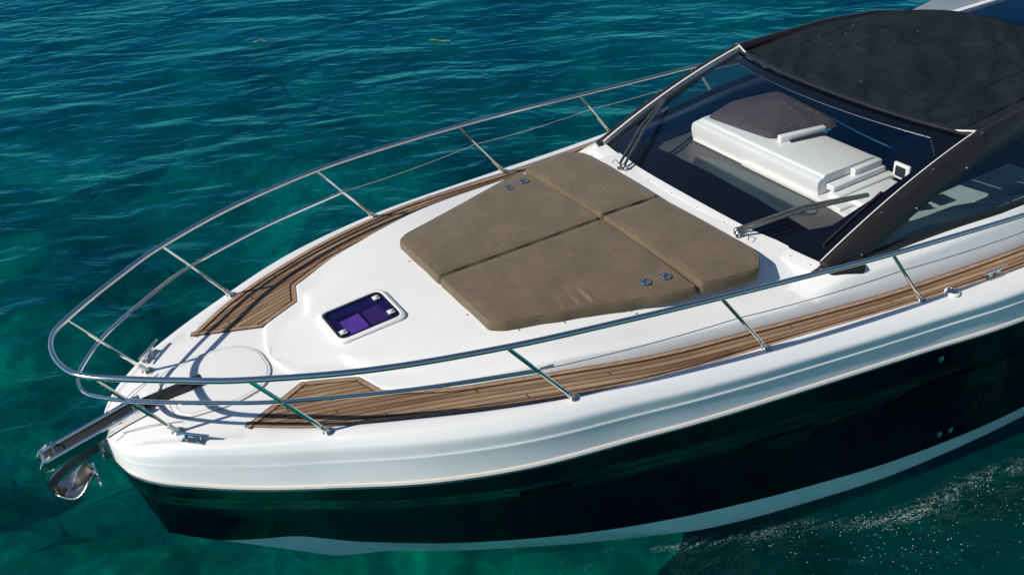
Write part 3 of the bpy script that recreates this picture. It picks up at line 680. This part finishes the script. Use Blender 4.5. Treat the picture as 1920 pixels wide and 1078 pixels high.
# A pillars: dark outside, light inside face
zp = lambda t: 0
def pillar_path():
    pts = []
    for k in range(13): pts.append(WS(1.0, -.02 + 1.03 * k / 12))
    e = pts[-1]
    pts += [Vector((-6.9, 1.255, 2.365)), Vector((-7.5, 1.21, 2.37)), Vector((-8.1, 1.14, 2.33)), Vector((-8.5, 1.05, 2.26))]
    return pts
PP = pillar_path()
for sg in (1, -1):
    rows = []; tri = []
    for i, p in enumerate(PP):
        t = i / 12; wd = .085 + .075 * sm(0, .25, t); dr = .03 + .035 * sm(0, .3, t)
        if i > 12: wd = .13; dr = .08
        q = [Vector((0, .012, .052)), Vector((0, .03, .062)), Vector((-.005, .06 + .0, .058)), Vector((-.01, wd * .8, .035 - dr * .4)), Vector((-.01, wd, .0 - dr)), Vector((-.01, wd, -.03 - dr)), Vector((0, wd - .04, -.05 - dr)), Vector((0, .0, -.03)), Vector((0, .012, .052))]
        rows.append([Vector((p.x + a.x, sg * (p.y + a.y), p.z + a.z)) for a in q])
        if i <= 12: tri.append([Vector((p.x + .0, sg * (p.y - .004), p.z - .004)), Vector((p.x, sg * (p.y - .002), p.z + .052)), Vector((p.x, sg * (p.y + .012), p.z + .058)), Vector((p.x, sg * (p.y + .009), p.z + .0585))])
    k = MB().grid(rows); k.add(rows[0][:-1], [tuple(range(8))]); po = k.build('side_pillar', 'frame_dark', yacht, angle=60)
    MB().grid(tri).build('pillar_trim', 'latch', po, angle=50)
    for i in (2, 4, 6, 8, 10, 12):
        p = PP[i]; wd = .085 + .075 * sm(0, .25, i / 12)
        for a, b in ((.062, .060), (wd + .002, -.05)):
            if (i % 4 == 0) == (a > .1): continue
            sn = MB(); sn.lathe([(.009, -.004), (.009, .004), (.004, .008)], Vector((p.x - .005, sg * (p.y + a), p.z + b)), (0, sg * (.4 if a < .1 else 1), 1 if a < .1 else .3), 10); sn.build('snap_fastener', 'steel', po)
    cap = MB(); p = WS(1.0, 1.0); cap.tube([Vector((p.x + .10, sg * (p.y + .008), p.z + .022)), Vector((p.x - .012, sg * (p.y + .012), p.z + .062)), Vector((p.x + .03, sg * (p.y - .13), p.z + .032))], .0085, 8); cap.build('corner_cap', 'latch', po)
    # foot of the pillar sitting on the coaming
    ft = MB(); p = WS(1.0, 0); ft.prism(roundpoly([Vector((p.x + .07, p.y + .0)), Vector((p.x + .03, p.y + .13)), Vector((p.x - .20, p.y + .225)), Vector((p.x - .28, p.y + .12)), Vector((p.x - .1, p.y - .01))], .03, 4), p.z - .09, p.z - .0)
    ft.v = [(x, sg * y, z - .10 * (p.x - x) * 0) for x, y, z in ft.v]; ft.build('pillar_foot', 'frame_dark', po, bevel=.015)
    # side window and its sill
    rows = []; sill = []
    for i in range(1, 17):
        j = i; P = PP[j] if j < len(PP) else PP[-1]; u = -P.x
        yy = yw(u) ; top = Vector((P.x - .01, P.y + .12, P.z - .10))
        bot = Vector((P.x, yy - .012, zw(u) + .004))
        if top.z < bot.z + .01: top.z = bot.z + .01
        rows.append([Vector((q.x, sg * q.y, q.z)) for q in (bot, bot.lerp(top, .5) + Vector((0, .012, 0)), top)])
        sill.append(Vector((P.x, sg * (yy - .0), zw(u) + .012)))
    MB().grid(rows).build('side_window', 'glass_side', yacht, angle=80)
    sb = MB(); sb.grid([[p + Vector((0, sg * .012, -.012)), p + Vector((0, sg * .010, .016)), p + Vector((0, -sg * .02, .03)), p + Vector((0, -sg * .05, .0))] for p in sill]); sb.build('window_sill', 'rubber', yacht)

# ---- soft top
top = []
NX = 40; NY = 36
for i in range(NX + 1):
    r = []
    for j in range(-NY, NY + 1):
        s = j / NY; y = 1.17 * s
        f = ws_t(1.30 * s * .93); xa = -(8.55 - .55 * abs(s) ** 3.0)
        t = i / NX; x = (f.x - .03) * (1 - t) + xa * t
        zc_ = f.z + .012 + (.125 * math.sin(math.pi * min(1, t * .82 + .0)) - .03 * sm(.75, 1, t)) * (1 - .55 * s * s) - .02 * s**8
        zc_ += .011 * math.cos(t * math.pi * 8) * (1 - s * s) * sm(0, .1, t)
        r.append(Vector((x, y, zc_)))
    top.append(r)
so = MB().grid(top).build('soft_top', 'canvas', yacht)
mo = so.modifiers.new('thick', 'SOLIDIFY'); mo.thickness = .012; mo.offset = -1
sm_ = MB()
def topz(i, j): return top[i][j + NY] + Vector((0, 0, .001))
sm_.tube([topz(6, j) for j in range(-NY + 2, NY - 1)], .0022, 5)
for jj in (-27, 27): sm_.tube([topz(i, jj) for i in range(6, NX)], .0026, 5)
sm_.tube([topz(23, j) for j in range(-27, 28)], .0022, 5)
sm_.build('canvas_seam', 'canvas_dark', so)
# band of smoother cloth along the screen header with flying fasteners
for i, j in ((14, -27), (17, -22), (22, -26), (24, -8), (5, 3), (33, 18)):
    p = topz(i, j); fz = MB(); fz.lathe([(.010, -.002), (.010, .004), (.005, .008)], p, n=10); fz.build('canvas_fastener', 'steel_dull', so)
# canvas edging that joins top and side rail
for sg in (1, -1):
    rows = [[Vector((top[i][NY + NY].x, sg * top[i][2 * NY].y * .99, top[i][2 * NY].z + .001)), Vector((top[i][2 * NY].x, sg * 1.235, top[i][2 * NY].z + .0)), Vector((top[i][2 * NY].x, sg * 1.30, top[i][2 * NY].z - .03))] for i in range(2, NX + 1)]
    MB().grid(rows).build('canvas_edge', 'frame_dark', so)

# ---- cockpit interior
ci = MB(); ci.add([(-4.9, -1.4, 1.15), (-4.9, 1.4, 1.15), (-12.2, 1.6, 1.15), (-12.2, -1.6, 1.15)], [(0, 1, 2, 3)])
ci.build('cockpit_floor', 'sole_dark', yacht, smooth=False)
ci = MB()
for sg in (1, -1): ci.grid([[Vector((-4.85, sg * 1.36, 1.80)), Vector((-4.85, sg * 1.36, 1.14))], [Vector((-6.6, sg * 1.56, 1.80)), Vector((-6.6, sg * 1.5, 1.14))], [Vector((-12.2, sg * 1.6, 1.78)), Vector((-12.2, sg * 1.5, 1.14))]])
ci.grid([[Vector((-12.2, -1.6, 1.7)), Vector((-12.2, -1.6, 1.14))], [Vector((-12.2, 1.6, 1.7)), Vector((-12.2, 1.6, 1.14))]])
ci.build('cockpit_lining', 'skyblue_in', yacht, smooth=False)
tr_ = MB(); tr_.grid([[Vector((-12.4, y, z)) for y, z in ((-2.02, 1.46), (-2.14, 1.1), (-2.08, .2), (-2.02, 0), (0, -.6), (2.02, 0), (2.08, .2), (2.14, 1.1), (2.02, 1.46))], [Vector((-12.4, 0, 1.4))] * 9]); tr_.build('transom', 'gelcoat', yacht)
ad = MB(); ad.grid([[Vector((-12.4, -2.0, 1.46)), Vector((-12.4, 2.0, 1.46))], [Vector((-12.1, -1.9, 1.47)), Vector((-12.1, 1.9, 1.47))]]); ad.build('aft_deck', 'gelcoat', yacht)
# dashboard shelf below the glass
rows = []
for j in range(-16, 17):
    y = 1.33 * j / 16; b = ws_b(y); f = 1 - .25 * (y / 1.33) ** 2
    rows.append([b + Vector((-.04, 0, -.025)), Vector((b.x - .22, y, 1.795)), Vector((b.x - .26, y, 1.782)), Vector((-5.72, y, 1.775)), Vector((-5.9, y, 1.77)), Vector((-5.95, y, 1.30))])
MB().grid(rows).build('dashboard', 'dash', yacht, angle=40)
lp = MB(); lp.tube([Vector((ws_b(1.3 * s / 12).x - .24, 1.3 * s / 12, 1.797)) for s in range(-11, 12)], .012, 8); lp.build('dashboard_lip', 'dash', yacht)
sk = [Vector((5.22, -.55)), Vector((5.20, .45)), Vector((5.45, .72)), Vector((5.55, .55)), Vector((5.50, -.45)), Vector((5.42, -.72))]
ringmesh(roundpoly(sk, .08, 5), [(.012, 0), (.008, .008), (0, .008)], 'cabin_skylight', 'skylight', yacht, lambda u, y: 1.781)
# white helm console
co = MB()
prof = [(5.62, 1.772), (5.60, 1.90), (5.605, 1.945), (5.635, 1.965), (5.66, 1.967), (5.672, 1.985), (5.70, 1.99), (6.2, 1.985), (6.25, 1.975), (6.25, 1.35)]
def cprof(y): 
    k = .05 * abs(y + .2) ** 2
    return [Vector((-(u + k * 0), y, z)) for u, z in prof]
ys = [-1.02, -1.01, -.97, -.6, -.2, .2, .50, .545, .555]
rows = [cprof(y) for y in ys]
for q in rows[0]: q.z = min(q.z, 1.90)
for q in rows[1]: q.z = min(q.z, 1.955)
co.grid(rows); co.add([Vector(p) for p in rows[-1]], [tuple(range(len(prof)))]); co.add([Vector(p) for p in rows[0]], [tuple(range(len(prof)))[::-1]])
co_o = co.build('helm_console', 'gelcoat', yacht, angle=40)
cs = MB()
cs.box((-5.93, .25, 1.80), (.70, 1.15, .045)); cs.box((-5.98, .88, 1.83), (.50, .30, .05))
cs.box((-5.99, .60, 1.885), (.60, .09, .05)); cs.box((-6.0, .66, 1.835), (.66, .12, .05)); cs.box((-5.98, .75, 1.80), (.62, .12, .04))
cs.box((-6.12, .55, 1.905), (.32, .12, .12))
cs.build('console_steps', 'gelcoat', co_o, bevel=.012)
ct = MB(); ct.box((-5.80, .96, 1.782), (.42, .34, .03)); ct.box((-6.02, .90, 1.80), (.06, .34, .07)); ct.build('side_shelf', 'gelcoat', yacht, bevel=.008)
cr = MB(); cr.box((-6.06, -.095, 2.015), (.46, .06, .065), Matrix.Rotation(math.radians(-12), 3, 'Z')); cr.build('console_coaming', 'gelcoat', co_o, bevel=.015)
gp = MB(); gp.box((-6.08, -.045, 1.993), (.34, .045, .012), Matrix.Rotation(math.radians(-12), 3, 'Z')); gp.build('chart_slot', 'rubber', co_o)
fl2 = MB(); fl2.tube([Vector((-5.60, -.98, 1.795)), Vector((-5.61, -.3, 1.79)), Vector((-5.62, .5, 1.787)), Vector((-5.55, 1.1, 1.79))], .012, 8); fl2.build('console_lip', 'gelcoat', co_o)
# inner coaming seen through the near side window
ic = MB(); ic.grid([[Vector((-5.35, 1.06, 1.80)), Vector((-5.25, 1.36, 1.80))], [Vector((-5.9, 1.12, 1.79)), Vector((-5.9, 1.45, 1.80))], [Vector((-6.15, 1.22, 1.79)), Vector((-6.7, 1.58, 1.80))], [Vector((-6.9, 1.50, 1.79)), Vector((-7.6, 1.64, 1.80))]]); ic.build('inner_coaming', 'seat', yacht)
# helm seat, steering wheel, companion seat
se = MB(); se.box((-7.5, -.6, 1.45), (.5, .95, .16)); se.box((-7.78, -.6, 1.72), (.13, .95, .5)); se.build('helm_seat', 'skyblue_in', yacht, bevel=.04)
se = MB(); se.box((-7.2, 1.0, 1.42), (1.3, .55, .14)); se.box((-7.2, 1.33, 1.6), (1.3, .12, .3)); se.build('side_bench', 'seat', yacht, bevel=.04)
inst = MB(); inst.box((-6.32, .78, 1.90), (.03, .16, .14)); inst.build('instrument_pod', 'gelcoat', yacht, bevel=.01)
inst = MB(); inst.box((-6.30, .78, 1.905), (.02, .09, .08)); inst.build('instrument_screen', 'rubber', yacht)

# ---- canvas cover over the helm
cvb = [(-5.72, -.95), (-5.76, -.60), (-5.82, -.22), (-6.20, -.10), (-6.46, -.04), (-6.62, -.45), (-6.58, -.95), (-6.1, -1.05)]
pts = [Vector(p) for p in cvb]; pts = roundpoly(pts, .06, 4); c = Vector((-6.22, -.52)); vs = []; rg = 16; n = len(pts)
for r in range(rg + 1):
    f = 1 - r / (rg + .5)
    for p in pts:
        q = c + (p - c) * f; hgt = 2.003 + .16 * (1 - f) ** .7 + .012 * math.sin(9 * math.atan2(p.y - c.y, p.x - c.x)) * f * (1 - f) * 2 + .035 * math.exp(-((q.x + 6.42) / .1) ** 2) * (1 - f)
        vs.append((q.x, q.y, hgt if r else 1.985))
fs = [(i * n + k, i * n + (k + 1) % n, (i + 1) * n + (k + 1) % n, (i + 1) * n + k) for i in range(rg) for k in range(n)] + [tuple(rg * n + k for k in range(n))]
MB().add(vs, fs).build('helm_cover', 'cover', yacht, angle=60)

# ---- wipers
def wiper(base, tip, sgn, off2):
    base = Vector(base); tip = Vector(tip); d = (tip - base).normalized()
    arm = MB(); side = d.cross(Vector((0, 0, 1))).normalized()
    arm.tube([base + Vector((0, 0, .02)), base.lerp(tip, .5) + Vector((0, 0, .07)), tip + Vector((0, 0, .03))], 0.013, 8)
    arm.tube([base + side * off2 + Vector((0, 0, .02)), (base.lerp(tip, .5)) + side * off2 + Vector((0, 0, .065)), tip + side * off2 * .4 + Vector((0, 0, .03))], .013, 8)
    arm.tube([tip + side * off2 * .4 + Vector((0, 0, .03)), tip + Vector((0, 0, .03))], .009, 8)
    ao = arm.build('wiper_arm', 'steel_dark', yacht)
    hb = MB(); hb.lathe([(.024, -.02), (.024, .018), (.012, .030)], base, n=16); hb.lathe([(.018, -.02), (.018, .016), (.01, .026)], base + side * off2, n=16); hb.tube([base + Vector((0, 0, .018)), base + d * .13 + Vector((0, 0, .03))], .012, 8); hb.build('wiper_pivot', 'steel_dull', ao)
    # hose
    hs = MB(); p = base + Vector((0, .05 * sgn, .0)); hs.tube(spline([base + Vector((.0, 0, .012)), base + Vector((.02, .06 * sgn, .03)), base + Vector((0, .12 * sgn, .03)), base + Vector((.02, .15 * sgn, -.005))], 5), .003, 6); hs.build('washer_hose', 'rubber', ao)
    return ao
def surf(s, t, h=.012): return WS(s, t) + Vector((0, 0, h))
ao = wiper((-4.60, .71, 1.925), surf(.90, .40, .02), 1, .045)
bl = MB(); bl.tube([surf(.93, .46, .02), surf(.93, .25, .014), surf(.93, .08, .014)], .010, 8); bl.build('wiper_blade', 'rubber', ao)
ao = wiper((-4.60, -.71, 1.925), surf(-.91, .40, .02), -1, -.045)
bl = MB(); bl.tube([surf(-.94, .66, .016), surf(-.94, .45, .02), surf(-.94, .20, .014)], .010, 8); bl.build('wiper_blade', 'rubber', ao)

# ---- hull fittings
def hull_at(u, f):      # point on the dark topside at fraction f between rub rail and boot top
    i = min(range(NT + 1), key=lambda k: abs(rR2[k].x + u)); a = rR2[i]; b = rT[i]; return a.lerp(b, f)
for u, f in ((5.35, .12), (5.52, .90), (5.62, .90)):
    p = hull_at(u, f) + Vector((0, -.015 if f < .5 else -.012, 0)); q = MB(); q.lathe([(.026, -.01), (.026, .012), (.016, .014), (.014, .004), (.004, .004)], p, (0, 1, .05), 18); q.build('skin_fitting', 'steel', yacht)
bulge = T((0, 0), (.10, -.008), (.2, -.018), (.30, -.02), (.315, -.032), (.45, -.035), (.62, -.03), (.80, -.015), (1.0, 0))
def hull_window(u0, u1, f0, f1):
    rows = []
    n = 26
    for k in range(n + 1):
        t = k / n; u = u0 + (u1 - u0) * t; i = 0
        while i < NT and -rR2[i].x < u: i += 1
        a = rR2[i - 1]; b = rR2[i]; tt = (u + a.x) / max(1e-6, (a.x - b.x)); A = a.lerp(b, tt); Bv = rT[i - 1].lerp(rT[i], tt)
        e = math.sqrt(max(0.02, 1 - abs(2 * t - 1) ** 6)); fm = (f0 + f1) / 2; hf = (f1 - f0) / 2 * e
        rows.append([A.lerp(Bv, fm + hf * s) + Vector((0, bulge(fm + hf * s) + .004, 0)) for s in (-1, -.5, 0, .5, 1)])
    o = MB().grid(rows).build('hull_window', 'hull_glass', yacht, angle=80); 
    rim = [r[0] for r in rows] + [r[-1] for r in reversed(rows)]
    MB().tube([p + Vector((0, .001, 0)) for p in rim], .002, 6, closed=True).build('window_rim', 'navy', o)
hull_window(2.18, 2.52, .35, .45); hull_window(3.75, 4.35, .40, .54); hull_window(5.0, 6.9, .36, .58)

# ------------------------------------------------------------ sun-pad cushions, each a thing resting on the coachroof
def resample(P, step):
    out = []
    for i in range(len(P)):
        a = P[i]; b = P[(i + 1) % len(P)]; k = max(1, round((b - a).length / step)) if (b - a).length > 1e-5 else 0
        out += [a.lerp(b, j / k) for j in range(k)] if k else []
    return out
def cushion(poly, label, z0f, thick, round_=.05, creases=(), holders=(), first=None):
    P = roundpoly([Vector(p) for p in poly], round_, 5); P = resample(P, .02)
    cx_ = sum(p.x for p in P) / len(P); cy_ = sum(p.y for p in P) / len(P); c = Vector((cx_, cy_)); n = len(P)
    # inward offset by edge normals for the rounded shoulder, then shrink rings to the middle
    nr = []
    for i in range(n):
        d = (P[(i + 1) % n] - P[i - 1]).normalized(); q = Vector((-d.y, d.x))
        if q.dot(c - P[i]) < 0: q = -q
        nr.append(q)
    nr = [(nr[i - 1] + nr[i] + nr[(i + 1) % n]).normalized() for i in range(n)]
    prof = [(.008, .0), (.002, .010), (.0, .025), (.0, thick * .70), (.003, thick * .84), (.009, thick * .94), (.019, thick * .99), (.05, thick * 1.01)]
    random.seed(int(abs(cx_ * 100)))
    ph = [random.uniform(0, 6.28) for _ in range(6)]
    vs = []
    def zsurf(p): return z0f(p.x, p.y)
    def crease(p):
        s = 0
        for (ax, ay, ang, ln_, wd, am) in creases:
            d = Vector((p.x - ax, p.y - ay)); u = d.x * math.cos(ang) + d.y * math.sin(ang); v = -d.x * math.sin(ang) + d.y * math.cos(ang)
            s += am * math.exp(-(u / ln_) ** 2) * (math.exp(-(v / wd) ** 2) - .8 * math.exp(-((v - wd * 1.5) / wd) ** 2))
        return s
    def hole(p):
        s = 0
        for (hx, hy) in holders:
            s += -.010 * math.exp(-(((p.x - hx) ** 2 + (p.y - hy) ** 2) / .045 ** 2))
        return s
    for off_, z in prof:
        for p, q in zip(P, nr):
            e = p + q * (off_ + .004 * math.sin(p.x * 23 + ph[0]) * math.sin(p.y * 17 + ph[1])); vs.append((-e.x, e.y, zsurf(e) + z))
    last = [p + q * .05 for p, q in zip(P, nr)]; NRg = 60
    for r in range(1, NRg + 1):
        f = 1 - r / (NRg + .4)
        for p in last:
            e = c + (p - c) * f; dome = .004 * (1 - f ** 4)
            w_ = .0025 * math.sin(e.x * 9 + ph[2]) * math.sin(e.y * 11 + ph[3]) * (1 - f * .5)
            vs.append((-e.x, e.y, zsurf(e) + thick * 1.02 + dome + w_ + crease(e) + hole(e)))
    R = len(prof) + NRg
    fs = [(i * n + k, i * n + (k + 1) % n, (i + 1) * n + (k + 1) % n, (i + 1) * n + k) for i in range(R - 1) for k in range(n)] + [tuple((R - 1) * n + k for k in range(n)), tuple(range(n))[::-1]]
    o = MB().add(vs, fs).build('sun_cushion', 'cushion', None, loc=(-cx_, cy_, zsurf(c)), angle=70, merge=False)
    tag(o, label, 'cushion', 'sun pad cushions on the foredeck')
    pp_ = MB(); pp_.tube([(-(p.x + q.x * .012), p.y + q.y * .012, zsurf(p) + thick * .965) for p, q in zip(P, nr)], .0042, 6, closed=True); pp_.build('piping', 'cushion', o)
    for hx, hy in holders:
        zz = z0f(hx, hy) + thick * 1.02 + .004
        r = MB(); r.lathe([(.040, .0), (.040, .005), (.036, .009), (.029, .007), (.026, -.004), (.004, -.006)], (-hx, hy, zz), (0, 0, 1), 26); ho = r.build('cup_holder', 'steel', o)
        r = MB(); r.lathe([(.022, 0), (.012, .001)], (-hx, hy, zz - .002), n=16); r.lathe([(.006, 0), (.006, .012), (.003, .014)], (-hx + .006, hy, zz - .004), n=10); r.build('cup_well', 'rubber', ho)
    return o
zf = lambda u, y: Zt(u, y) - .012
zf2 = lambda u, y: Zt(u, y) - .010
g = .006
frontN = [(2.425, g), (2.435, .69), (2.52, .76), (3.1, .945), (3.66, 1.13), (3.838, 1.165), (3.845, g)]
hold = ((3.57, .925), (3.73, .95))
cr_n = ((3.15, .83, 1.62, .10, .013, .016), (3.06, .84, 1.66, .085, .012, .014), (2.95, .83, 1.74, .075, .011, .012), (2.885, .84, 1.8, .055, .010, .009))
cr_f = ((3.03, -.09, 1.7, .04, .010, .008), (2.99, -.08, 1.5, .03, .010, .005))
cushion(frontN, 'large brown front cushion on the near side, creased by its outer edge, two cup holders', zf, .086, .028, cr_n, hold)
cushion([(u, -y) for u, y in frontN], 'large brown front sun cushion on the far side, by the far side deck', zf, .086, .028, cr_f, tuple((a, -b) for a, b in hold))
aft = [(3.858, g), (3.868, 1.165), (4.05, 1.215), (4.33, 1.245), (4.455, 1.12), (4.47, .98), (4.445, .6), (4.415, g)]
cushion(aft, 'small brown rear cushion on the near side, just forward of the near wiper', zf2, .105, .03)
cushion([(u, -y) for u, y in aft], 'brown rear sun cushion on the far side, below the far wiper', zf2, .105, .03)

# small turn buttons round the pad
for u, y in ((2.40, .45), (2.40, -.45), (2.60, .80), (2.9, .90), (3.35, 1.06), (2.55, -.80)):
    tb = MB(); tb.lathe([(.006, -.004), (.006, .004), (.003, .006)], (-u, y, Zt(u, y) + .003), n=8); tb.build('pad_fastener', 'steel_dull', yacht)

# ------------------------------------------------------------ pontoon moored behind, top right corner
po = empty('floating_pontoon', (-13.9, -4.2, 0)); tag(po, 'grey floating pontoon moored behind the black soft top at the top right', 'pontoon')
pp = [Vector((-13.0, -4.80)), Vector((-13.52, -3.62)), Vector((-15.0, -3.2)), Vector((-15.2, -5.2)), Vector((-14.0, -5.0))]
d = MB(); d.prism([tuple(p) for p in roundpoly(pp, .1, 4)], .335, .36); d.build('deck', 'pontoon', po, bevel=.03)
d = MB(); d.prism([tuple(p) for p in roundpoly([Vector((-12.95, -4.84)), Vector((-13.5, -3.56)), Vector((-15.05, -3.14)), Vector((-15.25, -5.3))], .1, 4)], -.1, .33); d.build('fender_band', 'bluedark', po)
bb = empty('inflatable_boat', (-13.6, -2.9, 0)); tag(bb, 'bright blue inflatable tender beside the grey pontoon, mostly hidden by the soft top', 'boat')
d = MB(); d.tube(spline([(-15.2, -2.95, .42), (-14.2, -3.15, .42), (-13.4, -3.25, .42), (-12.95, -2.95, .45), (-12.95, -2.4, .45), (-13.4, -2.1, .42), (-15.2, -2.1, .42)], 6), .24, 16); d.build('tube', 'blue', bb)
d = MB(); d.add([(-15.2, -2.9, .3), (-13.0, -2.9, .3), (-13.0, -2.2, .3), (-15.2, -2.2, .3), (-15.2, -2.9, .45), (-13.0, -2.9, .45), (-13.0, -2.2, .45), (-15.2, -2.2, .45)], [(3, 2, 1, 0), (4, 5, 6, 7), (0, 1, 5, 4), (1, 2, 6, 5), (2, 3, 7, 6), (3, 0, 4, 7)]); d.build('floor', 'blue', bb, smooth=False)
bg_ = MB(); bg_.box((-14.40, -4.25, .42), (.16, .30, .12), Matrix.Rotation(.5, 3, 'Z')); o = bg_.build('kit_bag', 'tan', None, loc=(-14.25, -4.35, .36), bevel=.05); tag(o, 'tan bag lying on the grey pontoon beside a dark blue cover', 'bag')
bg_ = MB(); bg_.box((-14.55, -3.95, .56), (.55, .75, .42), Matrix.Rotation(.3, 3, 'Z')); o = bg_.build('folded_cover', 'bluedark', None, loc=(-14.5, -3.95, .36), bevel=.12); tag(o, 'dark blue folded cover on the grey pontoon at the top right corner', 'cover')

# ------------------------------------------------------------ foam and bubbles beside the hull; floating weed
fm = MB(); random.seed(3)
def bub(x, y, r):
    n = 6; vs = [(x + r * math.cos(6.283 * k / n), y + r * math.sin(6.283 * k / n), .004) for k in range(n)] + [(x, y, .0045 + r * .7)]
    fm.add(vs, [(k, (k + 1) % n, n) for k in range(n)])
fc = spline([(-3.2, 1.42, 0), (-3.9, 1.78, 0), (-4.3, 1.93, 0), (-4.6, 2.12, 0), (-4.8, 2.23, 0), (-5.0, 2.30, 0), (-5.3, 2.34, 0), (-5.66, 2.34, 0), (-5.95, 2.40, 0), (-6.6, 2.6, 0), (-7.4, 2.75, 0)], 8)
def foamuv(p):
    i = min(range(len(fc)), key=lambda k: abs(fc[k].x - p[0])); return ((p[0] + 8) * 1.0, p[1] - fc[i].y + .02)
fm.grid([[Vector((p.x, p.y - .14 + .07 * j, .0025)) for j in range(15)] for p in fc])
for _ in range(520):
    t = random.random() ** .8; p = fc[int(8 + (len(fc) - 17) * t)]; o_ = random.gauss(0, .05) if random.random() < .55 else abs(random.gauss(.15, .28)) + .05
    if o_ < -.12: continue
    bub(p.x + random.gauss(0, .06), p.y + o_, random.choice((.0015, .002, .0028, .0036)) * random.uniform(.7, 1.2))
for _ in range(70): bub(random.gauss(-2.2, .5), random.gauss(1.28, .05), random.uniform(.0012, .0028))
tag(fm.build('foam', 'foam', None, smooth=False, uvf=foamuv), 'scattered white bubbles and foam on the dark water beside the hull', 'foam', kind='stuff')
random.seed(5)
def weed(path, label):
    w = MB(); w.tube(spline(path, 5), [.003 + .005 * random.random() for _ in range(5 * (len(path) - 1) + 1)], 6)
    c = Vector(path[0]); tag(w.build('floating_weed', 'weed', None, loc=tuple(c)), label, 'seaweed', 'floating weed')
weed([(-4.80, -12.42, .01), (-4.86, -12.36, .03), (-4.93, -12.36, .03), (-5.0, -12.30, .01)], 'small clump of yellow weed afloat at the top centre left')
weed([(-7.30, -10.2, .0), (-7.38, -10.12, .004), (-7.46, -9.98, .002), (-7.56, -9.88, .0)], 'thin strand of yellow weed afloat beyond the far bow rail')
